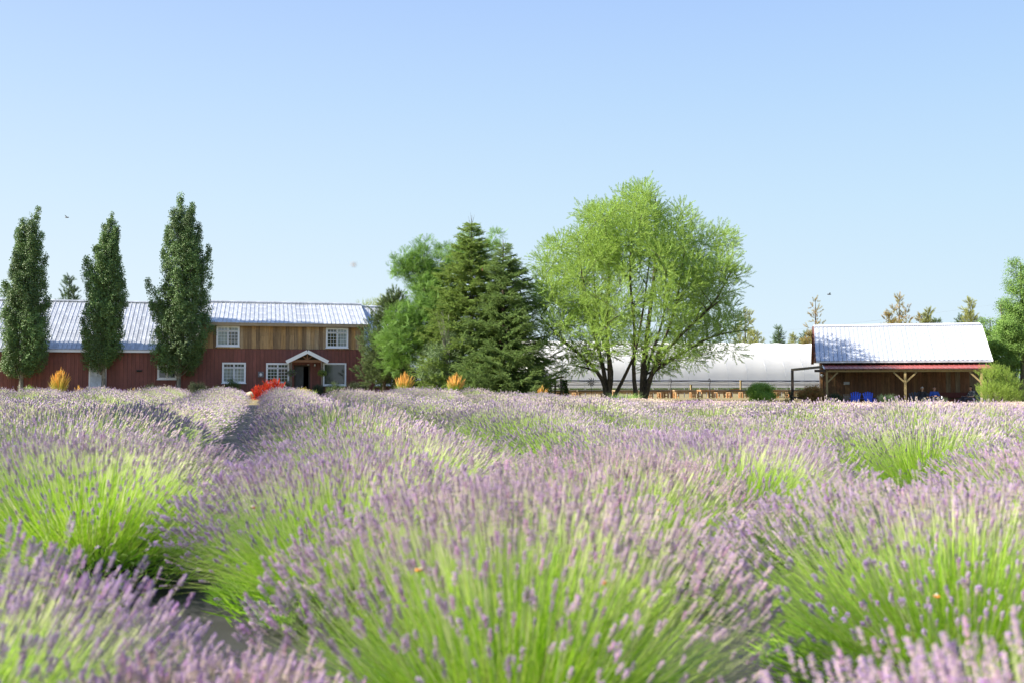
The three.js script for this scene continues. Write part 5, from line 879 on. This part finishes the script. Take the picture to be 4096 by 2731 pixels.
// one flower spike along +y from the origin, with whorls of calyxes and open petals
function spikeGeo(seed, kind = 'near') {
  const R = rng(seed), g = new Geo(), [cal, pet] = HEADS[kind], whorls = 7, L = .066;
  g.color(.30, .33, .16).tube([V(0, 0, 0), V(0, L, 0)], [.0013, .001], 3);
  for (let w = 0; w < whorls; w++) {
    const y = w === 0 ? .0 : .018 + (w - 1) * .0098 * (1 - .03 * w), rad = w === 0 ? .0038 : .0056 * Math.sin(PI * (.32 + .62 * w / whorls)), n = w > 5 ? 4 : 6;
    for (let i = 0; i < n; i++) {
      const a = i / n * TAU + w * .5 + R() * .4, c = V(Math.cos(a) * rad, y + R() * .003, Math.sin(a) * rad);
      g.color(jit(cal[Math.floor(R() * cal.length)], R)); g.octa(c, .0024, .0046, .0024);
      if (R() < .28) { g.color(jit(pet[Math.floor(R() * pet.length)], R)); const o = V(Math.cos(a) * (rad + .0042), y + .005, Math.sin(a) * (rad + .0042)); g.octa(o, .0032, .0024, .0032); }
    }
  }
  g.noUv = true; return g.build();
}
// where the stems of a bush start and end; unit bush of radius 1 and height 1
function stemsOf(R, n, flank = .16) {
  const out = [];
  for (let i = 0; i < n; i++) {
    const a = R() * TAU, low = R() < flank, u = low ? .8 + .2 * R() : .93 * Math.pow(R(), .52), r = u * (.94 + .12 * R());
    const bump = .1 * (vnoise(Math.cos(a) * u * 3 + 7, Math.sin(a) * u * 3 + 7, 17) - .5), top = low ? mix(.2, .62, R()) : Math.pow(Math.max(0, 1 - Math.pow(u, 2.6)), .62) * .66 + .34 + bump + (R() - .5) * (R() < .2 ? .34 : .15);
    const t = V(Math.cos(a) * r, top, Math.sin(a) * r), rb = r * .34, b = V(Math.cos(a + (R() - .5) * .5) * rb, .10 + .22 * (1 - u), Math.sin(a + (R() - .5) * .5) * rb);
    out.push({ b, m: V(mix(b.x, t.x, .62), mix(b.y, t.y, low ? .62 : .47), mix(b.z, t.z, .62)), t, a, low });
  }
  return out;
}
const greenStem = (R) => R() < .05 ? [.34, .27, .15] : jit([[.34, .56, .03], [.42, .61, .06], [.27, .50, .02], [.48, .58, .12]][Math.floor(R() * 4)], R, .12);
const stem = (g, R, p, w, side, far) => { const k = p.length - 1, cut = k > 3 ? 3 : k > 2 ? 2 : 1, w4 = p.map(() => w); g.color(greenStem(R)); g.blade(p.slice(0, cut + 1), w4, side); g.color(jit((far ? [[.40, .48, .17], [.34, .46, .12], [.42, .47, .22]] : [[.50, .55, .26], [.44, .52, .20], [.55, .56, .33]])[Math.floor(R() * 3)], R, .12)); g.blade(p.slice(cut), w4, side); };
function foliageGeo(R, n, big = 1) {
  const g = new Geo(); g.noUv = true;
  for (let i = 0; i < n; i++) { const a = R() * TAU, u = Math.sqrt(R()), top = .46 * Math.sqrt(1 - u * u * .85), y = top * (.15 + .85 * Math.pow(R(), .6)), r = u * .66, b = V(Math.cos(a) * r, y * .8, Math.sin(a) * r), d = V(Math.cos(a) * u * 1.1, .9, Math.sin(a) * u * 1.1).addScaledVector(rdir(R), .45).normalize(); g.color(jit([[.25, .47, .025], [.32, .53, .045], [.19, .39, .02]][Math.floor(R() * 3)], R)); const L = (.07 + .07 * R()) * big, s = perp(d, R); g.blade([b, V().copy(b).addScaledVector(d, L * .55), V().copy(b).addScaledVector(d, L)], [.008 * big, .009 * big, 0], s); }
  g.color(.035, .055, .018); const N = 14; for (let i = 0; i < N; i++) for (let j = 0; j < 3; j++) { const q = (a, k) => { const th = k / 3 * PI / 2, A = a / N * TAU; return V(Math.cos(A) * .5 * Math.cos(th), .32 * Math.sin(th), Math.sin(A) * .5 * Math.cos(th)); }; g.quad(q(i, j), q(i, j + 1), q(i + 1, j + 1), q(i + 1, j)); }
  return g;
}
const UNIT = 1.25;   // metres of a full bush's radius for the size of stems and spikes in the merged variants
// simplified bush: spikes as faceted spindles, all in three meshes
function bushMesh(seed, n, kind, detail) {
  const R = rng(seed), st = new Geo(), sp = new Geo(), [cal, pet] = HEADS[kind]; st.noUv = sp.noUv = true;
  for (const s of stemsOf(R, n, kind === 'pale' || kind === 'magenta' ? .1 : .16)) {
    const w = (detail > 1 ? .0036 : .0058) / UNIT, side = V(-Math.sin(s.a), 0, Math.cos(s.a)).addScaledVector(rdir(R), .5).normalize(); stem(st, R, bez(s.b, s.m, s.t, detail > 1 ? 3 : 2), w, side, true);
    if (detail > 1 && R() < .8) { const t2 = V(s.t.x + (R() - .5) * .2, s.t.y * (.62 + .25 * R()), s.t.z + (R() - .5) * .2); st.color(greenStem(R)); st.blade(bez(s.b, s.m, t2, 2), [w, w, w * .5], side); }
    const d = V().subVectors(s.t, s.m).normalize().addScaledVector(rdir(R), .12).normalize(), x = perp(d, R), y = V().crossVectors(d, x), L = (.052 + .034 * R()) / UNIT * (kind === 'pale' ? .85 : 1) * (detail > 1 ? 1 : 1.15), rad = (detail > 1 ? .0066 : .0096) / UNIT * (kind === 'mauve' ? 1 : 1.25) * (.85 + .3 * R());
    const K = detail > 1 ? 4 : 3, prof = detail > 1 ? [[0, .25], [.22, 1], [.38, .68], [.55, 1], [.72, .62], [.86, .72], [1, .05]] : [[0, .3], [.35, 1], [.75, .75], [1, .05]], ring = prof.map(([f, r], i) => { const c = V().copy(s.t).addScaledVector(d, L * f), o = []; for (let k = 0; k < K; k++) { const a = k / K * TAU + i * .7; o.push(V().copy(c).addScaledVector(x, Math.cos(a) * rad * r).addScaledVector(y, Math.sin(a) * rad * r)); } return o; });
    const base = cal[Math.floor(R() * cal.length)];
    for (let i = 0; i + 1 < ring.length; i++) for (let k = 0; k < K; k++) { sp.color(jit(R() < .16 ? pet[Math.floor(R() * pet.length)] : base, R, .18)); const A = ring[i][k], B = ring[i][(k + 1) % K], C = ring[i + 1][(k + 1) % K], D = ring[i + 1][k]; if (i + 2 === ring.length) sp.tri(A, B, C); else sp.quad(A, B, C, D); }
  }
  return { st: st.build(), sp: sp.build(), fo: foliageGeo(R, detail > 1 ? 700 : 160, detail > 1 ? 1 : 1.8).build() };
}
const bushParts = (o, v, t) => { part(o, 'flower_spikes', v.sp, LM.spikes[t]).userData.kind = 'stuff'; part(o, 'stems', v.st, LM.stem).userData.kind = 'stuff'; part(o, 'foliage', v.fo, LM.leaf).userData.kind = 'stuff'; };
const MID = [1, 2, 3].map((i) => bushMesh(300 + i, 1350, 'mauve', 2)), FAR = [1, 2, 3, 4].map((i) => bushMesh(320 + i, 1000, 'mauve', 1)), PALE = [1, 2, 3].map((i) => bushMesh(340 + i, 900, 'pale', 1)), MAG = [1, 2].map((i) => bushMesh(350 + i, 900, 'magenta', 1));
// detailed bush: every spike a copy of one of three modelled spikes
const SPIKES = [1, 2, 3].map((i) => spikeGeo(i));
const NEARV = [1, 2].map((v) => {
  const R = rng(370 + v), st = new Geo(); st.noUv = true; const stems = stemsOf(R, 2500, .06);
  for (const s of stems) { const side = V(-Math.sin(s.a), 0, Math.cos(s.a)).addScaledVector(rdir(R), .6).normalize(), w = .0025 / UNIT; stem(st, R, bez(s.b, s.m, s.t, 4), w, side); for (let q = 0; q < 2; q++) if (R() < .8) { const t2 = V(s.t.x + (R() - .5) * .22, s.t.y * (.6 + .28 * R()), s.t.z + (R() - .5) * .22); st.color(greenStem(R)); st.blade(bez(s.b, s.m, t2, 3), [w * 1.2, w * 1.2, w, 0], side); } }
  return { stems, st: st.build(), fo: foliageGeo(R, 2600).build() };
});
function nearBush(o, v, rx, ry, seed, keep = .9) {
  const R = rng(seed), q = new THREE.Quaternion(), roll = new THREE.Quaternion(), m = new THREE.Matrix4(), N = NEARV[v], list = N.stems.filter(() => R() < keep), im = shade(new THREE.InstancedMesh(SPIKES[seed % 3], LM.spikes[seed % 4], list.length)), col = new THREE.Color();
  list.forEach((s, i) => {
    const p = V(s.t.x * rx, s.t.y * ry, s.t.z * rx), d = V((s.t.x - s.m.x) * rx, (s.t.y - s.m.y) * ry, (s.t.z - s.m.z) * rx).normalize().addScaledVector(rdir(R), .14).normalize(), sc = .42 + .34 * R();
    q.setFromUnitVectors(UPV, d); q.multiply(roll.setFromAxisAngle(UPV, R() * TAU)); m.compose(p, q, V(sc, sc * (.75 + .5 * R()), sc)); im.setMatrixAt(i, m); const t = .78 + .4 * R(), f = R() < .15 ? .8 : 1; im.setColorAt(i, col.setRGB(t * 1.02, t * f, t));
  });
  im.name = 'flower_spikes'; im.userData.kind = 'stuff'; o.add(im);
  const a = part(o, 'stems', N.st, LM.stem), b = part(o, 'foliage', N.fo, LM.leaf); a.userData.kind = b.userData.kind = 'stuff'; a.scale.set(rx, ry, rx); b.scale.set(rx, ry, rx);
}
{
  const R = rng(400), ROW_A = 14 * PI / 180, ux = -Math.sin(ROW_A), uz = -Math.cos(ROW_A), rowAt = (L, t) => V(L + ux * t, 0, uz * t);
  const rowName = (k) => k === 0 ? 'the middle row before the camera' : k === -1 ? 'the row left of the open furrow' : k < 0 ? ['second', 'third', 'fourth', 'fifth', 'sixth', 'seventh'][-k - 2] + ' row left of the open furrow' : k === 1 ? 'the row right of the middle one' : ['second', 'third', 'fourth', 'fifth', 'sixth', 'seventh', 'eighth', 'ninth', 'tenth', 'eleventh', 'twelfth', 'thirteenth', 'fourteenth', 'fifteenth'][k - 2] + ' row right of the middle one';
  const ord = ['nearest', 'second', 'third', 'fourth', 'fifth', 'sixth', 'seventh', 'eighth', 'ninth'];
  let count = 0;
  for (let k = -7; k <= 15; k++) {
    const L = .95 + 2.75 * k; let seen = 0;
    for (let t = 1.45 + ((k * 37 % 10 + 10) % 10) * .12; t < 52; t += 1.62) {
      const p = rowAt(L + (R() - .5) * .24, t + (R() - .5) * .3), d = -p.z, rnd = [R(), R(), R(), R(), R()];
      if (Math.abs(p.x) > d * .59 + 2 || d < .3) continue;
      if (d > mix(47, 41, sstep(-6, 10, p.x)) + 1.5 * Math.sin(p.x)) continue;
      const dist = Math.hypot(p.x, p.z); if (d < 7.3 || (d < 8.4 && Math.abs(p.x - 1.45) < 1.2)) continue;
      p.y = groundY(p.x, p.z);
      const right = p.x - (-.25) * 0 + Math.sin(t * .4 + k) * .8, isPale = (L > 12.5 && d > 14) || (d > 36 && p.x > 4.5), isMag = isPale && vnoise(p.x * .16 + 3, p.z * .35, 93) > .60;
      const near0 = dist < 8.8 && !isPale; let rx = 1.02 + .26 * rnd[0], ry = .63 + .24 * rnd[1]; ry *= 1 - .3 * sstep(-4, 6, p.x) * sstep(12, 32, d); if (isPale) { ry = .5 + .1 * rnd[1]; rx = 1.35; }
      if (dist < 2.6) { ry = .62; rx = .95; } else if (near0 && Math.abs(k) < 2) rx += .14;
      const where = rowName(k), near = near0, nth = seen < ord.length ? ord[seen] + ' bush' : null, looks = isMag ? 'magenta lavender bush' : isPale ? 'low pale pink lavender bush' : dist < 6 ? 'large green stemmed lavender bush' : 'mauve lavender bush'; seen++;
      const label = nth && d < 26 ? `${looks}, ${nth} of ${where}` : `${looks} far back in ${where}`;
      const o = thing('lavender_bush', label, 'lavender', p, near ? rnd[2] * TAU : 0, 'lavender bushes planted in long rows');
      if (near) nearBush(o, count % 2, rx, ry, 500 + count);
      else { const set = isMag ? MAG : isPale ? PALE : d < 17 ? MID : FAR; bushParts(o, set[Math.floor(rnd[3] * set.length)], isPale ? 0 : Math.floor(rnd[0] * 977) % 4); o.rotation.y = rnd[2] * TAU; o.scale.set(rx, ry * (.97 + .06 * rnd[4]), rx); }
      count++;
    }
  }
  const NEAR = [[.0, -3.05, .84, .80, 'large lavender bush with bright green stems in the lower middle of the picture', .8], [1.66, -3.75, 1.05, .72, 'green flanked lavender bush at the lower right'], [.9, -1.55, .72, .66, 'blurred lavender bush at the bottom edge right of the middle', .6], [-1.5, -2.4, .82, .68, 'lavender bush cut by the bottom left corner of the picture', .65], [-.70, -2.15, .5, .48, 'small low lavender bush at the bottom edge left of the middle', .7], [-2.5, -5.9, 1.18, .80, 'large lavender bush with a bright green flank left of the open furrow'], [-4.5, -6.3, 1.15, .80, 'lavender bush at the left edge beside the big green flanked one'], [-.85, -5.1, .95, .74, 'lavender bush right of the open furrow, behind the large middle one'], [.5, -5.4, .95, .73, 'lavender bush straight behind the large middle one'], [1.45, -6.7, 1.05, .77, 'green flanked lavender bush behind the gap right of the middle'], [3.25, -5.4, 1.15, .75, 'lavender bush at the right edge behind the green flanked one'], [2.65, -2.75, .8, .72, 'lavender bush cut by the lower right corner of the picture']];
  for (const [x, z, rx, ry, label, keep] of NEAR) { const o = thing('lavender_bush', label, 'lavender', V(x, 0, z), count * 1.3, 'lavender bushes planted in long rows'); nearBush(o, count % 2, rx, ry, 900 + count++, keep); }
  console.log('bushes', count);
  // bees at work over the flowers
  const bee = (p, turn, label, sc = 1) => { const o = thing('honey_bee', label, 'bee', p, turn, 'bees over the lavender'), g = new Geo(); o.scale.setScalar(sc); part(o, 'abdomen', new Geo().lump(V(-.006, 0, 0), .0075, .0042, .0042, 1, 0, 2), std(.55, .22, .03)); part(o, 'thorax', new Geo().lump(V(.003, .001, 0), .0042, .004, .004, 2, 0, 2), std(.34, .17, .05)); part(o, 'head', new Geo().lump(V(.0085, 0, 0), .0025, .0026, .003, 2, 0, 1), M.dark); for (const s of [-1, 1]) part(o, 'wing', g.tris && s < 0 ? g : new Geo().leaf(V(.002, .004, s * .002), V(-.5, .25, s * .8).normalize(), V(.8, .1, s * .5).normalize(), .011, .005, .02), std(.7, .68, .62)); };
  const B = [[1680, 2280, 2.6, 'pale orange bee left of centre over the big front bush'], [2420, 2330, 2.5, 'orange bee over the green stems right of centre'], [3745, 2385, 2.9, 'orange bee over the right green bush'], [1010, 2030, 4.2, 'orange bee beside the open furrow'], [2635, 2040, 3.9, 'orange bee over the bushes right of centre']];
  B.forEach(([px, py, d, l], i) => bee(at(px, py, d), i * 1.3, l, 1.0));
  bee(at(1416, 1060, 1.9), 1.2, 'blurred dark bee in the sky above the porch side of the barn', .5);
  // fallen petals and dry bits on the soil between the near bushes
  { const R = rng(66), g = new Geo(); g.noUv = true; for (let i = 0; i < 3200; i++) { const z = -1.2 - 8 * R() * R(), x = (R() - .5) * (2.4 - z * 1.1), b = V(x, .014, z), a = R() * TAU, f = R(); g.color(f < .45 ? jit([.36, .27, .40], R) : f < .8 ? jit([.30, .25, .16], R) : jit([.12, .11, .10], R)); const L = f < .6 ? .006 + .008 * R() : .015 + .05 * R() * R(); g.leaf(b, V(Math.cos(a), .12 * R(), Math.sin(a)), V(-Math.sin(a), .1, Math.cos(a)), L, f < .6 ? .005 : .003, .2); } const m = struct('fallen_petals', g, leafMat(1, 1, 1, .1)); m.userData.kind = 'stuff'; m.userData.label = 'fallen petals and dry bits on the dark soil between bushes'; }
  // small birds far off
  const bird = (p, label) => { const o = thing('flying_bird', label, 'bird', p), g = new Geo().lump(V(0, 0, 0), .17, .05, .05, 1, 0, 2); part(o, 'body', g, M.darkSteel); for (const s of [-1, 1]) part(o, 'wing', new Geo().leaf(V(.02, .02, s * .03), V(-.15, .25, s).normalize(), V(1, 0, 0), .34, .13, .05), M.darkSteel); };
  bird(at(266, 870, 80), 'tiny dark bird in the sky between the first two poplars'); bird(at(3318, 1178, 80), 'tiny dark bird in the sky above the left end of the shed'); 
}
renderer.render(scene, camera);
